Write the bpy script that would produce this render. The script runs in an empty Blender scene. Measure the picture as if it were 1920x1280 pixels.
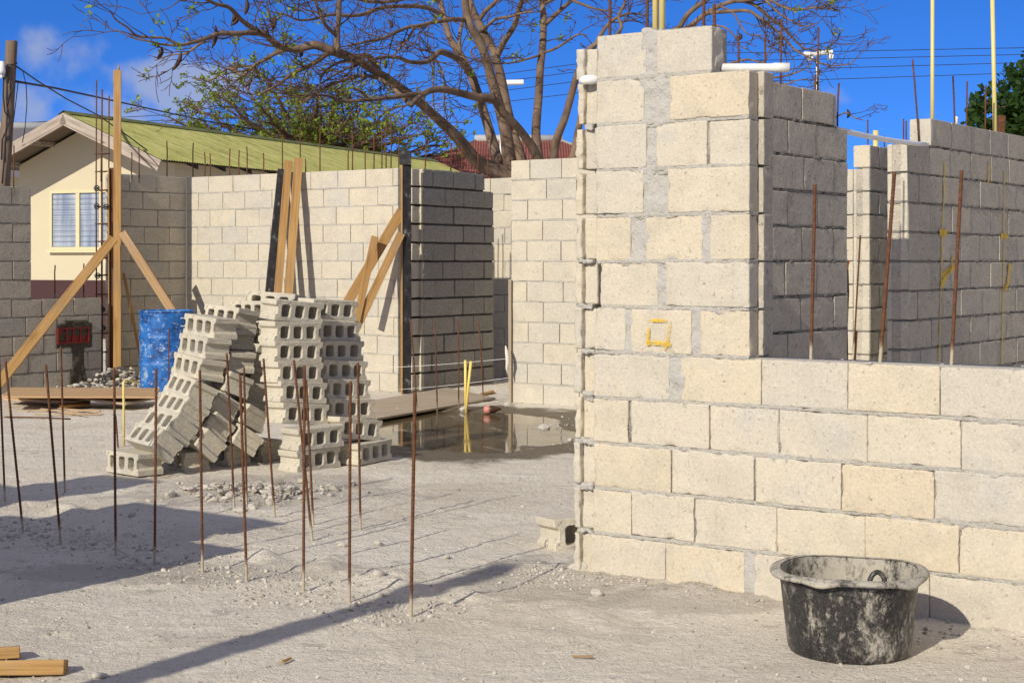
import bpy, bmesh, math, random
import numpy as np
from mathutils import Vector, Matrix

random.seed(7)
rng = np.random.default_rng(11)
scene = bpy.context.scene

# ------------------------------------------------------------------ camera
F, CX, HY, CH = 3000.0, 960.0, 490.0, 1.40      # focal length and horizon row in photo pixels, eye height
cam_d = bpy.data.cameras.new("camera")
cam = bpy.data.objects.new("camera", cam_d)
scene.collection.objects.link(cam)
cam.location = (0, 0, CH)
cam.rotation_euler = (math.radians(90), 0, 0)
cam_d.sensor_width = 36.0
cam_d.lens = 36.0 * F / 1920.0
cam_d.shift_y = -(640.0 - HY) / 1920.0
cam_d.clip_start, cam_d.clip_end = 0.1, 2000.0
scene.camera = cam

# ------------------------------------------------------------------ sky
SUN_EL, SUN_AZ = 29.5, 32.9                      # elevation; heading the light travels, degrees clockwise from +Y
lx, ly = math.sin(math.radians(SUN_AZ)), math.cos(math.radians(SUN_AZ))
world = bpy.data.worlds.new("World")
scene.world = world
world.use_nodes = True
wn, wl = world.node_tree.nodes, world.node_tree.links
wn.clear()


def wnode(t, **kw):
    n = wn.new(t)
    for k, v in kw.items():
        setattr(n, k, v)
    return n


def wmath(op, a, b=None, c=None):
    n = wnode('ShaderNodeMath', operation=op)
    for i, v in enumerate((a, b, c)):
        if v is None:
            continue
        if isinstance(v, (int, float)):
            n.inputs[i].default_value = v
        else:
            wl.new(v, n.inputs[i])
    return n.outputs[0]


sky = wnode('ShaderNodeTexSky', sky_type='NISHITA')
sky.sun_disc = False
sky.sun_elevation = math.radians(SUN_EL)
sky.sun_rotation = math.atan2(-lx, -ly)
sky.altitude = 1500.0
sky.air_density = 1.0
sky.dust_density = 0.0
sky.ozone_density = 6.0
tc = wnode('ShaderNodeTexCoord')
sep = wnode('ShaderNodeSeparateXYZ')
wl.new(tc.outputs['Generated'], sep.inputs[0])
cmb = wnode('ShaderNodeCombineXYZ')
wl.new(sep.outputs[0], cmb.inputs[0])
wl.new(sep.outputs[1], cmb.inputs[1])
wl.new(wmath('ADD', wmath('MULTIPLY', wmath('ABSOLUTE', sep.outputs[2]), 1.6), 0.20), cmb.inputs[2])
wl.new(cmb.outputs[0], sky.inputs['Vector'])
hsv = wnode('ShaderNodeHueSaturation')
hsv.inputs['Hue'].default_value = 0.512
hsv.inputs['Saturation'].default_value = 1.2
hsv.inputs['Value'].default_value = 2.55
wl.new(sky.outputs[0], hsv.inputs['Color'])
yy = wmath('MAXIMUM', sep.outputs[1], 0.02)
ca = wmath('DIVIDE', sep.outputs[0], yy)
cb = wmath('DIVIDE', sep.outputs[2], yy)


def blob(px, py, sx, sy, k=1.0):
    a0, b0 = (px - CX) / F, (HY - py) / F
    da = wmath('DIVIDE', wmath('SUBTRACT', ca, a0), sx / F)
    db = wmath('DIVIDE', wmath('SUBTRACT', cb, b0), sy / F)
    q = wmath('ADD', wmath('MULTIPLY', da, da), wmath('MULTIPLY', db, db))
    return wmath('MULTIPLY', wmath('POWER', 2.718, wmath('MULTIPLY', q, -1.0)), k)


cl = None
for args in ((335, 158, 135, 62, 1.5), (245, 205, 140, 60, 0.9), (110, 95, 90, 58, 0.82), (40, 205, 70, 70, 0.85), (430, 130, 70, 40, .55),
             (250, 225, 190, 45, 0.85), (1560, 185, 55, 35, 0.75), (1730, 210, 110, 30, 0.5), (830, 225, 60, 60, 0.5)):
    b_ = blob(*args)
    cl = b_ if cl is None else wmath('MAXIMUM', cl, b_)
nz = wnode('ShaderNodeTexNoise')
nz.inputs['Scale'].default_value = 34.0
nz.inputs['Detail'].default_value = 7.0
nz.inputs['Roughness'].default_value = 0.52
wl.new(tc.outputs['Generated'], nz.inputs['Vector'])
dens = wmath('ADD', cl, wmath('MULTIPLY', wmath('SUBTRACT', nz.outputs['Fac'], 0.5), 1.5))
mr = wnode('ShaderNodeMapRange', interpolation_type='SMOOTHSTEP')
mr.inputs['From Min'].default_value = 0.42
mr.inputs['From Max'].default_value = 1.05
mr.inputs['To Max'].default_value = 0.66
wl.new(dens, mr.inputs['Value'])
# added cloud noise, unseen overhead and behind the camera, to whiten the ambient light
nz2 = wnode('ShaderNodeTexNoise')
nz2.inputs['Scale'].default_value = 2.6
nz2.inputs['Detail'].default_value = 8.0
wl.new(tc.outputs['Generated'], nz2.inputs['Vector'])


def wrange(v, a, b, c=0.0, d=1.0):
    n = wnode('ShaderNodeMapRange', interpolation_type='SMOOTHSTEP')
    wl.new(v, n.inputs['Value'])
    for k, x in zip(('From Min', 'From Max', 'To Min', 'To Max'), (a, b, c, d)):
        n.inputs[k].default_value = x
    return n.outputs[0]


rest = wmath('MAXIMUM', wrange(sep.outputs[2], 0.25, 0.5), wrange(sep.outputs[1], 0.80, 0.45))
cl_fill = wmath('MULTIPLY', rest, wrange(nz2.outputs['Fac'], 0.38, 0.57, 0.0, 0.85))
mixc = wnode('ShaderNodeMix', data_type='RGBA')
wl.new(mr.outputs[0], mixc.inputs['Factor'])
wl.new(hsv.outputs[0], mixc.inputs['A'])
mixc.inputs['B'].default_value = (5.2, 5.6, 7.0, 1)
mixd = wnode('ShaderNodeMix', data_type='RGBA')
wl.new(cl_fill, mixd.inputs['Factor'])
wl.new(mixc.outputs['Result'], mixd.inputs['A'])
mixd.inputs['B'].default_value = (6.0, 5.6, 5.2, 1)
bg = wnode('ShaderNodeBackground')
bg.inputs['Strength'].default_value = 0.085
wl.new(mixd.outputs['Result'], bg.inputs['Color'])
wout = wnode('ShaderNodeOutputWorld')
wl.new(bg.outputs[0], wout.inputs['Surface'])

# ------------------------------------------------------------------ sun
sd = bpy.data.lights.new("sun", 'SUN')
sd.energy = 4.5
sd.angle = math.radians(0.5)
sd.color = (1.0, 0.93, 0.80)
sun = bpy.data.objects.new("sun", sd)
scene.collection.objects.link(sun)
ce, se = math.cos(math.radians(SUN_EL)), math.sin(math.radians(SUN_EL))
LDIR = Vector((lx * ce, ly * ce, -se))
sun.rotation_euler = LDIR.to_track_quat('-Z', 'Y').to_euler()
sun.location = (-6, -8, 9)
scene.view_settings.view_transform = 'Standard'
scene.view_settings.look = 'None'
scene.view_settings.exposure = 0.0
scene.view_settings.gamma = 1.0

# ------------------------------------------------------------------ helpers: projection, noise, meshes, things
ALPHA = math.radians(36.0)
U = np.array([math.cos(ALPHA), -math.sin(ALPHA), 0.0])   # building axis running to the right and towards us
W = np.array([math.sin(ALPHA), math.cos(ALPHA), 0.0])    # building axis running to the right and away
Zv = np.array([0.0, 0.0, 1.0])


def P(px, py, Y):
    return np.array([(px - CX) / F * Y, Y, CH + (HY - py) / F * Y])


def G(px, py, z=0.0):
    Y = F * (CH - z) / (py - HY)
    return np.array([(px - CX) / F * Y, Y, z])


def UW(u, w, z=0.0):
    return u * U + w * W + z * Zv


def u_at(px, w):
    x = (px - CX) / F
    return w * (U[0] * x * 0 + (math.cos(ALPHA) * x - math.sin(ALPHA))) / (math.cos(ALPHA) + math.sin(ALPHA) * x)


def w_at(px, u):
    x = (px - CX) / F
    return -u * (math.cos(ALPHA) + math.sin(ALPHA) * x) / (math.sin(ALPHA) - math.cos(ALPHA) * x)


def _hash(ix, iy, iz, seed):
    h = (ix * 374761393 + iy * 668265263 + iz * 2147483647 + seed * 1274126177) & 0xFFFFFFFF
    h = ((h ^ (h >> 13)) * 1274126177) & 0xFFFFFFFF
    h = (h ^ (h >> 16)) & 0xFFFFFFFF
    return h / 4294967295.0 * 2 - 1


def vnoise(Pt, freq, seed=0):
    q = np.asarray(Pt, float) * freq + 1000.0
    i = np.floor(q).astype(np.int64)
    f = q - i
    f = f * f * (3 - 2 * f)
    out = 0
    for dx in (0, 1):
        for dy in (0, 1):
            for dz in (0, 1):
                wgt = (f[:, 0] if dx else 1 - f[:, 0]) * (f[:, 1] if dy else 1 - f[:, 1]) * (f[:, 2] if dz else 1 - f[:, 2])
                out = out + wgt * _hash(i[:, 0] + dx, i[:, 1] + dy, i[:, 2] + dz, seed)
    return out


def fbm(Pt, freq, seed=0, octv=3):
    s, a = 0, 1.0
    for k in range(octv):
        s = s + a * vnoise(Pt, freq * 2 ** k, seed + 17 * k)
        a *= 0.5
    return s


class MB:
    """collects vertices and quads or triangles, links them as one mesh object"""

    def __init__(s):
        s.v, s.f, s.mi, s.n = [], [], [], 0

    def add(s, v, f, mi=0):
        v = np.asarray(v, float)
        s.v.append(v)
        for q in f:
            s.f.append(tuple(int(i) + s.n for i in q))
        s.mi += [mi] * len(f)
        s.n += len(v)

    def build(s, name, mats, parent=None, smooth=True, origin=None):
        me = bpy.data.meshes.new(name)
        v = np.concatenate(s.v) if s.v else np.zeros((0, 3))
        if origin is not None:
            v = v - np.asarray(origin)
        me.from_pydata(v.tolist(), [], s.f)
        if not isinstance(mats, (list, tuple)):
            mats = [mats]
        for m in mats:
            me.materials.append(m)
        if len(mats) > 1:
            me.polygons.foreach_set('material_index', s.mi)
        me.polygons.foreach_set('use_smooth', [smooth] * len(me.polygons))
        me.update()
        o = bpy.data.objects.new(name, me)
        scene.collection.objects.link(o)
        if origin is not None and parent is None:
            o.location = origin
        if parent is not None:
            o.parent = parent
        return o

    # ---- shapes
    def box(s, o, ex, ey, ez, lo, hi, mi=0):
        c = [(x, y, z) for x in (lo[0], hi[0]) for y in (lo[1], hi[1]) for z in (lo[2], hi[2])]
        v = [np.asarray(o) + x * ex + y * ey + z * ez for x, y, z in c]
        f = [(0, 1, 3, 2), (4, 6, 7, 5), (0, 4, 5, 1), (2, 3, 7, 6), (0, 2, 6, 4), (1, 5, 7, 3)]
        if np.dot(np.cross(ex, ey), ez) < 0:
            f = [q[::-1] for q in f]
        s.add(v, f, mi)

    def rough(s, o, ex, ey, ez, lo, hi, res, r=0.006, amp=0.002, freq=12, chip=0.0, seed=0, mi=0, ny=None):
        lo, hi = np.asarray(lo, float), np.asarray(hi, float)
        L = hi - lo
        r = min(r, L.min() * 0.4)
        ax = []
        for k in range(3):
            n = max(1, int(round((L[k] - 2 * r) / res)))
            if k == 1 and ny is not None:
                n = ny
            if L[k] > 9 * r:
                e = 2.2 * r
                ax.append(np.concatenate([[0, r], np.linspace(e, L[k] - e, n + 1), [L[k] - r, L[k]]]))
            else:
                ax.append(np.concatenate([[0], np.linspace(r, L[k] - r, n + 1), [L[k]]]))
        nx_, ny_, nz_ = (len(a) for a in ax)
        ids, faces = {}, []
        pts = []

        def vid(i, j, k):
            key = (i, j, k)
            if key not in ids:
                ids[key] = len(pts)
                pts.append((ax[0][i], ax[1][j], ax[2][k]))
            return ids[key]

        for j, flip in ((0, False), (ny_ - 1, True)):
            for i in range(nx_ - 1):
                for k in range(nz_ - 1):
                    q = (vid(i, j, k), vid(i + 1, j, k), vid(i + 1, j, k + 1), vid(i, j, k + 1))
                    faces.append(q[::-1] if flip else q)
        for i, flip in ((0, True), (nx_ - 1, False)):
            for j in range(ny_ - 1):
                for k in range(nz_ - 1):
                    q = (vid(i, j, k), vid(i, j + 1, k), vid(i, j + 1, k + 1), vid(i, j, k + 1))
                    faces.append(q[::-1] if flip else q)
        for k, flip in ((0, True), (nz_ - 1, False)):
            for i in range(nx_ - 1):
                for j in range(ny_ - 1):
                    q = (vid(i, j, k), vid(i + 1, j, k), vid(i + 1, j + 1, k), vid(i, j + 1, k))
                    faces.append(q[::-1] if flip else q)
        p = np.array(pts)
        inner = np.clip(p, r, L - r)
        d = p - inner
        ln = np.linalg.norm(d, axis=1)
        n = d / np.maximum(ln, 1e-9)[:, None]
        q = inner + n * r
        edge = (np.abs(d) > 1e-9).sum(1) >= 2
        wp = q + lo
        Wp = np.asarray(o) + wp[:, :1] * ex + wp[:, 1:2] * ey + wp[:, 2:3] * ez
        disp = amp * fbm(Wp, freq, seed, 3)
        if chip > 0:
            c = np.clip(fbm(Wp, 22, seed + 5, 2) - 0.25, 0, 1)
            near_e = np.sort(np.minimum(p, L - p), axis=1)[:, 1]      # distance to the nearest edge
            disp = disp - chip * c * np.exp(-(near_e / 0.012) ** 2)
        q = q + n * disp[:, None]
        wp = q + lo
        Wp = np.asarray(o) + wp[:, :1] * ex + wp[:, 1:2] * ey + wp[:, 2:3] * ez
        if np.dot(np.cross(ex, ey), ez) < 0:
            faces = [f[::-1] for f in faces]
        s.add(Wp, faces, mi)

    def tube(s, pts, rad, n=6, mi=0, cap=True):
        pts = [np.asarray(p, float) for p in pts]
        m = len(pts)
        if not hasattr(rad, '__len__'):
            rad = [rad] * m
        V = []
        ref = None
        for i in range(m):
            t = pts[min(i + 1, m - 1)] - pts[max(i - 1, 0)]
            t = t / max(np.linalg.norm(t), 1e-9)
            if ref is None:
                ref = np.array([1.0, 0, 0]) if abs(t[0]) < 0.8 else np.array([0, 0, 1.0])
            a = ref - t * np.dot(ref, t)
            a /= max(np.linalg.norm(a), 1e-9)
            ref = a
            b = np.cross(t, a)
            for k in range(n):
                th = 2 * math.pi * k / n
                V.append(pts[i] + rad[i] * (math.cos(th) * a + math.sin(th) * b))
        Fc = []
        for i in range(m - 1):
            for k in range(n):
                Fc.append((i * n + k, i * n + (k + 1) % n, (i + 1) * n + (k + 1) % n, (i + 1) * n + k))
        if cap:
            Fc.append(tuple(range(n))[::-1])
            Fc.append(tuple(range((m - 1) * n, m * n)))
        s.add(V, Fc, mi)

    def lathe(s, c, prof, n=48, mi=0, wob=None):
        V, Fc = [], []
        c = np.asarray(c, float)
        for j, (r, z) in enumerate(prof):
            for k in range(n):
                th = 2 * math.pi * k / n
                rr, zz = r, z
                if wob:
                    rr, zz = wob(r, z, th, j)
                V.append(c + np.array([rr * math.cos(th), rr * math.sin(th), zz]))
        for j in range(len(prof) - 1):
            for k in range(n):
                Fc.append((j * n + k, j * n + (k + 1) % n, (j + 1) * n + (k + 1) % n, (j + 1) * n + k))
        s.add(V, Fc, mi)


def link(o):
    scene.collection.objects.link(o)
    return o


def tag(o, label=None, cat=None, group=None, kind=None):
    if label:
        o['label'] = label
    if cat:
        o['category'] = cat
    if group:
        o['group'] = group
    if kind:
        o['kind'] = kind
    return o


def empty(name, loc=(0, 0, 0), label=None, cat=None, group=None):
    o = bpy.data.objects.new(name, None)
    link(o)
    o.location = loc
    o.empty_display_size = 0.1
    return tag(o, label, cat, group, 'thing')


# ------------------------------------------------------------------ materials
class MT:
    def __init__(s, name):
        s.m = bpy.data.materials.new(name)
        s.m.use_nodes = True
        s.n, s.l = s.m.node_tree.nodes, s.m.node_tree.links
        s.b = s.n['Principled BSDF']
        s.out = s.n['Material Output']
        s.b.inputs['Specular IOR Level'].default_value = 0.25
        t = s.n.new('ShaderNodeTexCoord')
        s.co = t.outputs['Object']

    def node(s, t, **kw):
        n = s.n.new(t)
        for k, v in kw.items():
            setattr(n, k, v)
        return n

    def plug(s, v, sock):
        if isinstance(v, (int, float)):
            sock.default_value = v
        elif isinstance(v, tuple):
            sock.default_value = v if len(v) == len(sock.default_value) else v + (1.0,)
        else:
            s.l.new(v, sock)

    def mapping(s, scale=(1, 1, 1), rot=(0, 0, 0), loc=(0, 0, 0), src=None):
        n = s.node('ShaderNodeMapping')
        n.inputs['Scale'].default_value = scale
        n.inputs['Rotation'].default_value = rot
        n.inputs['Location'].default_value = loc
        s.l.new(src or s.co, n.inputs['Vector'])
        return n.outputs[0]

    def noise(s, scale, detail=4, rough=0.55, vec=None, dist=0.0):
        n = s.node('ShaderNodeTexNoise')
        n.inputs['Scale'].default_value = scale
        n.inputs['Detail'].default_value = detail
        n.inputs['Roughness'].default_value = rough
        n.inputs['Distortion'].default_value = dist
        s.l.new(vec if vec is not None else s.co, n.inputs['Vector'])
        return n.outputs['Fac']

    def voro(s, scale, vec=None, feature='F1', out='Distance'):
        n = s.node('ShaderNodeTexVoronoi', feature=feature)
        n.inputs['Scale'].default_value = scale
        s.l.new(vec if vec is not None else s.co, n.inputs['Vector'])
        return n.outputs[out]

    def ramp(s, fac, stops):
        n = s.node('ShaderNodeValToRGB')
        e = n.color_ramp.elements
        while len(e) < len(stops):
            e.new(0.5)
        for k, (p, c) in enumerate(stops):
            e[k].position = p
            e[k].color = tuple(c) + (1,) if len(c) == 3 else c
        s.l.new(fac, n.inputs[0])
        return n.outputs[0]

    def mapr(s, v, a, b, c=0.0, d=1.0):
        n = s.node('ShaderNodeMapRange', interpolation_type='SMOOTHSTEP')
        s.l.new(v, n.inputs['Value'])
        for k, x in zip(('From Min', 'From Max', 'To Min', 'To Max'), (a, b, c, d)):
            n.inputs[k].default_value = x
        return n.outputs[0]

    def math(s, op, a, b=0.0):
        n = s.node('ShaderNodeMath', operation=op)
        s.plug(a, n.inputs[0])
        s.plug(b, n.inputs[1])
        return n.outputs[0]

    def mix(s, fac, a, b, mode='MIX'):
        n = s.node('ShaderNodeMix', data_type='RGBA', blend_type=mode)
        s.plug(fac, n.inputs['Factor'])
        s.plug(a, n.inputs['A'])
        s.plug(b, n.inputs['B'])
        return n.outputs['Result']

    def island(s):
        return s.node('ShaderNodeNewGeometry').outputs['Random Per Island']

    def objrand(s):
        return s.node('ShaderNodeObjectInfo').outputs['Random']

    def bump(s, h, strength=0.5, dist=0.01, prev=None):
        n = s.node('ShaderNodeBump')
        n.inputs['Strength'].default_value = strength
        n.inputs['Distance'].default_value = dist
        s.l.new(h, n.inputs['Height'])
        if prev is not None:
            s.l.new(prev, n.inputs['Normal'])
        return n.outputs[0]

    def done(s, col, rough=0.9, nrm=None, spec=None, metal=None):
        s.plug(col, s.b.inputs['Base Color'])
        s.plug(rough, s.b.inputs['Roughness'])
        if nrm is not None:
            s.l.new(nrm, s.b.inputs['Normal'])
        if spec is not None:
            s.b.inputs['Specular IOR Level'].default_value = spec
        if metal is not None:
            s.b.inputs['Metallic'].default_value = metal
        return s.m


def block_mat(name, lo, hi, mott=0.5, bump=0.6, pitscale=160, spread=None, byobj=False):
    t = MT(name)
    base = t.ramp(t.objrand() if byobj else t.island(), spread or [(0.0, lo), (0.5, [(a + b) / 2 for a, b in zip(lo, hi)]), (1.0, hi)])
    n1 = t.noise(5.0, 5, 0.6)
    base = t.mix(t.mapr(n1, 0.42, 0.75, 0, mott), base, tuple(c * 0.74 for c in lo), 'MIX')
    n1b = t.noise(11.0, 4, 0.6, t.mapping(loc=(3.1, 1.7, 8.2)))
    base = t.mix(t.mapr(n1b, 0.55, 0.75, 0, mott), base, tuple(min(1, c * 1.18) for c in hi), 'MIX')
    gs = t.noise(3.1, 6, 0.65, t.mapping(loc=(5, 9, 4)))
    base = t.mix(t.mapr(gs, 0.54, 0.70, 0, mott * 1.3), base, (sum(lo) / 3 * 0.97, sum(lo) / 3 * 0.95, sum(lo) / 3 * 0.88), 'MIX')
    sp = t.noise(pitscale * 0.62, 4, 0.75)
    base = t.mix(t.mapr(sp, 0.53, 0.66, 0, 0.30), base, (0.76, 0.71, 0.60), 'MIX')
    base = t.mix(t.mapr(sp, 0.46, 0.36, 0, 0.30), base, tuple(c * 0.55 for c in lo), 'MIX')
    pit = t.noise(pitscale * 0.40, 4, 0.7, t.mapping(loc=(7, 3, 1)))
    base = t.mix(t.mapr(pit, 0.36, 0.30, 0, 0.6), base, (0.15, 0.125, 0.095), 'MIX')
    h = t.math('ADD', t.math('MULTIPLY', t.noise(pitscale * 0.5, 4, 0.7), 1.0), t.math('MULTIPLY', t.mapr(pit, 0.29, 0.40), 0.7))
    nr = t.bump(h, bump, 0.006)
    nr = t.bump(t.noise(18, 4, 0.6), 0.35, 0.012, nr)
    return t.done(base, 0.95, nr, 0.12)


M_BLOCK = block_mat('block_cream', (0.50, 0.455, 0.37), (0.57, 0.50, 0.375), 0.38, 0.55,
                    spread=[(0, (0.505, 0.465, 0.39)), (0.35, (0.54, 0.49, 0.40)), (0.7, (0.565, 0.505, 0.395)), (1, (0.565, 0.485, 0.355))])
M_BLOCK_FAR = block_mat('block_pale', (0.50, 0.465, 0.39), (0.57, 0.505, 0.385), 0.4, 0.5, 90)
M_BLOCK_SHADE_GREY = block_mat('block_shade_grey', (0.40, 0.365, 0.305), (0.47, 0.42, 0.335), 0.45, 1.0, 75)  # block tone darkened for faces turned from the sun
M_BLOCK_SHADE_DARK = block_mat('block_shade_dark', (0.26, 0.245, 0.22), (0.32, 0.30, 0.26), 0.35, 0.8, 75)  # same kind of block, shade put into the colour by darkening it further
M_BLOCK_SHADE_TAN = block_mat('block_shade_tan', (0.40, 0.36, 0.29), (0.47, 0.415, 0.32), 0.45, 0.7, 90)  # block tone darkened to carry the shade of the return wall
M_PILE = block_mat('block_loose', (0.50, 0.46, 0.375), (0.58, 0.525, 0.41), 0.40, 0.7, 110, byobj=True)


def mortar_mat(name, c, bump=0.9):
    t = MT(name)
    n = t.noise(60, 5, 0.7)
    col = t.mix(n, tuple(x * 0.75 for x in c), tuple(min(1, x * 1.2) for x in c))
    h = t.math('ADD', t.noise(90, 5, 0.75), t.math('MULTIPLY', t.voro(70), 0.6))
    return t.done(col, 0.95, t.bump(h, bump, 0.012), 0.12)


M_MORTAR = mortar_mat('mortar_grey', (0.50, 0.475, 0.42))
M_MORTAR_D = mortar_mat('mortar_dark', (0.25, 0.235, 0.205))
M_GROUT = mortar_mat('grout_pale', (0.47, 0.45, 0.41), 0.6)


def ground_mat():
    t = MT('marl_ground')
    n = t.noise(0.9, 6, 0.6)
    col = t.ramp(n, [(0.30, (0.66, 0.59, 0.475)), (0.50, (0.77, 0.70, 0.58)), (0.72, (0.83, 0.765, 0.645))])
    n2 = t.noise(5.5, 6, 0.65, t.mapping(loc=(4, 2, 0)))
    col = t.mix(t.mapr(n2, 0.52, 0.74, 0, 0.45), col, (0.50, 0.455, 0.385))
    n3 = t.noise(60, 4, 0.7)
    col = t.mix(t.mapr(n3, 0.54, 0.66, 0, 0.5), col, (0.36, 0.32, 0.26))
    n4 = t.noise(85, 3, 0.7, t.mapping(loc=(9, 4, 2)))
    col = t.mix(t.mapr(n4, 0.58, 0.7, 0, 0.5), col, (0.78, 0.74, 0.67))
    st = t.noise(1.0, 6, 0.7, t.mapping(scale=(0.8, 2.6, 1), rot=(0, 0, 0.7)), 0.5)
    col = t.mix(t.mapr(st, 0.54, 0.70, 0, 0.42), col, (0.50, 0.44, 0.345))
    sm = t.noise(2.6, 8, 0.7, t.mapping(loc=(1, 8, 3)))
    col = t.mix(t.mapr(sm, 0.60, 0.66, 0, 0.55), col, (0.40, 0.365, 0.315))
    sp2 = t.noise(34, 5, 0.75, t.mapping(loc=(3, 3, 3)))
    col = t.mix(t.mapr(sp2, 0.59, 0.69, 0, 0.4), col, (0.33, 0.285, 0.225))
    sq_ = t.node('ShaderNodeSeparateXYZ')
    t.l.new(t.co, sq_.inputs[0])
    for (ex_, ey_, ax_, ay_) in ((0.18, 6.98, 0.50, 0.55), (0.75, 6.55, 0.55, 0.30), (-1.5, 9.75, 0.9, 0.9), (-1.45, 7.15, 0.9, 0.28)):
        a_ = t.math('DIVIDE', t.math('SUBTRACT', sq_.outputs[0], ex_), ax_)
        b_ = t.math('DIVIDE', t.math('SUBTRACT', sq_.outputs[1], ey_), ay_)
        e_ = t.math('ADD', t.math('ADD', t.math('MULTIPLY', a_, a_), t.math('MULTIPLY', b_, b_)), t.math('MULTIPLY', t.math('SUBTRACT', t.noise(5.0, 7, 0.7), 0.5), 2.4))
        col = t.mix(t.mapr(e_, 1.0, 0.5, 0, 0.5), col, (0.40, 0.36, 0.30))       # dried mortar spills
    # damp mud round the puddle: an ellipse with a ragged rim, in metres on the site
    sp = t.node('ShaderNodeSeparateXYZ')
    t.l.new(t.co, sp.inputs[0])

    def ell(cx, cy, ax, ay):
        a = t.math('DIVIDE', t.math('SUBTRACT', sp.outputs[0], cx), ax)
        b = t.math('DIVIDE', t.math('SUBTRACT', sp.outputs[1], cy), ay)
        return t.math('ADD', t.math('MULTIPLY', a, a), t.math('MULTIPLY', b, b))
    e = t.math('MINIMUM', ell(-0.30, 13.25, 1.15, 2.2), ell(0.35, 13.3, 1.0, 1.75))
    e = t.math('ADD', e, t.math('MULTIPLY', t.math('SUBTRACT', t.noise(2.2, 6, 0.6), 0.5), 1.1))
    wet = t.mapr(e, 1.12, 0.86)
    col = t.mix(wet, col, t.mix(t.noise(9, 5), (0.13, 0.105, 0.070), (0.20, 0.165, 0.115)))
    h = t.math('ADD', t.noise(70, 5, 0.75), t.math('MULTIPLY', t.noise(24, 4, 0.6), 1.2))
    nr = t.bump(h, 0.9, 0.016)
    nr = t.bump(t.noise(7, 6, 0.7), 0.5, 0.04, nr)
    return t.done(col, t.mapr(wet, 0, 1, 0.95, 0.45), nr, 0.15)


M_GROUND = ground_mat()


def stone_mat():
    t = MT('stone_grey')
    col = t.ramp(t.island(), [(0, (0.33, 0.30, 0.255)), (0.4, (0.47, 0.43, 0.37)), (0.8, (0.58, 0.54, 0.47)), (1.0, (0.25, 0.225, 0.185))])
    col = t.mix(t.mapr(t.noise(40), 0.45, 0.7, 0, 0.4), col, (0.38, 0.35, 0.30))
    return t.done(col, 0.95, t.bump(t.noise(70, 4), 0.5, 0.008), 0.12)


M_STONE = stone_mat()


def rust_mat():
    t = MT('rusty_steel')
    n = t.noise(30, 5, 0.65)
    col = t.ramp(n, [(0.25, (0.05, 0.024, 0.014)), (0.5, (0.115, 0.046, 0.02)), (0.75, (0.20, 0.082, 0.032))])
    sp = t.node('ShaderNodeSeparateXYZ')
    t.l.new(t.co, sp.inputs[0])
    z = t.math('ADD', sp.outputs[2], t.math('MULTIPLY', t.math('SUBTRACT', t.noise(14, 4), 0.5), 0.22))
    col = t.mix(t.mapr(z, 0.17, 0.06), col, (0.42, 0.36, 0.26))      # cement splashed on the lowest hand's breadth
    return t.done(col, 0.8, t.bump(t.noise(220, 3), 0.4, 0.002), 0.3)


M_RUST = rust_mat()


def wood_mat(name, a, b, c, axis_scale=(2.0, 40, 40)):
    t = MT(name)
    v = t.mapping(scale=axis_scale)
    n = t.noise(1.0, 5, 0.6, v, 0.6)
    col = t.ramp(n, [(0.28, c), (0.48, a), (0.72, b)])
    kn = t.voro(2.4, t.mapping(scale=(0.9, 3.2, 3.2), loc=(2, 5, 1)))
    col = t.mix(t.mapr(kn, 0.16, 0.07, 0, 0.85), col, tuple(x * 0.6 for x in c))
    fg = t.noise(1.0, 4, 0.7, t.mapping(scale=(3.0, 130, 130)), 0.4)
    col = t.mix(t.mapr(fg, 0.5, 0.66, 0, 0.5), col, c)
    gw = t.noise(2.2, 5, 0.65, t.mapping(loc=(8, 1, 2)))
    col = t.mix(t.mapr(gw, 0.52, 0.72, 0, 0.5), col, tuple(sum(a) / 3 * k for k in (1.0, 0.9, 0.78)))
    ds = t.noise(26, 5, 0.75, t.mapping(loc=(1, 9, 2)))
    col = t.mix(t.mapr(ds, 0.64, 0.72, 0, 0.55), col, (0.50, 0.46, 0.39))
    n = t.objrand()
    col = t.mix(t.math('MULTIPLY', n, 0.3), col, c)
    return t.done(col, 0.7, t.bump(t.noise(1.0, 4, 0.6, t.mapping(scale=(4, 90, 90))), 0.3, 0.004), 0.25)


M_WOOD = wood_mat('pine_board', (0.42, 0.245, 0.085), (0.50, 0.31, 0.125), (0.25, 0.13, 0.045))
M_WOOD_D = wood_mat('dark_board', (0.10, 0.045, 0.02), (0.15, 0.07, 0.03), (0.05, 0.022, 0.012))
M_PLY = wood_mat('plywood', (0.50, 0.33, 0.17), (0.57, 0.41, 0.25), (0.36, 0.21, 0.10), (1.5, 25, 60))
M_PLYG = wood_mat('plywood_dusty', (0.42, 0.345, 0.25), (0.50, 0.42, 0.315), (0.32, 0.25, 0.17), (1.2, 14, 60))
M_FASCIA = wood_mat('weathered_fascia', (0.42, 0.36, 0.30), (0.55, 0.49, 0.42), (0.16, 0.10, 0.065), (1.0, 14, 14))
M_POLE = wood_mat('pole_wood', (0.20, 0.14, 0.10), (0.27, 0.20, 0.145), (0.085, 0.055, 0.04), (30, 30, 0.9))


def tar_mat():
    t = MT('tarred_board')
    n = t.noise(18, 6, 0.7, t.mapping(scale=(0.6, 1, 1)))
    col = t.ramp(n, [(0.42, (0.012, 0.011, 0.012)), (0.60, (0.03, 0.028, 0.03)), (0.70, (0.22, 0.21, 0.21))])
    return t.done(col, 0.6, t.bump(n, 0.4, 0.004), 0.3)


M_TAR = tar_mat()


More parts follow.
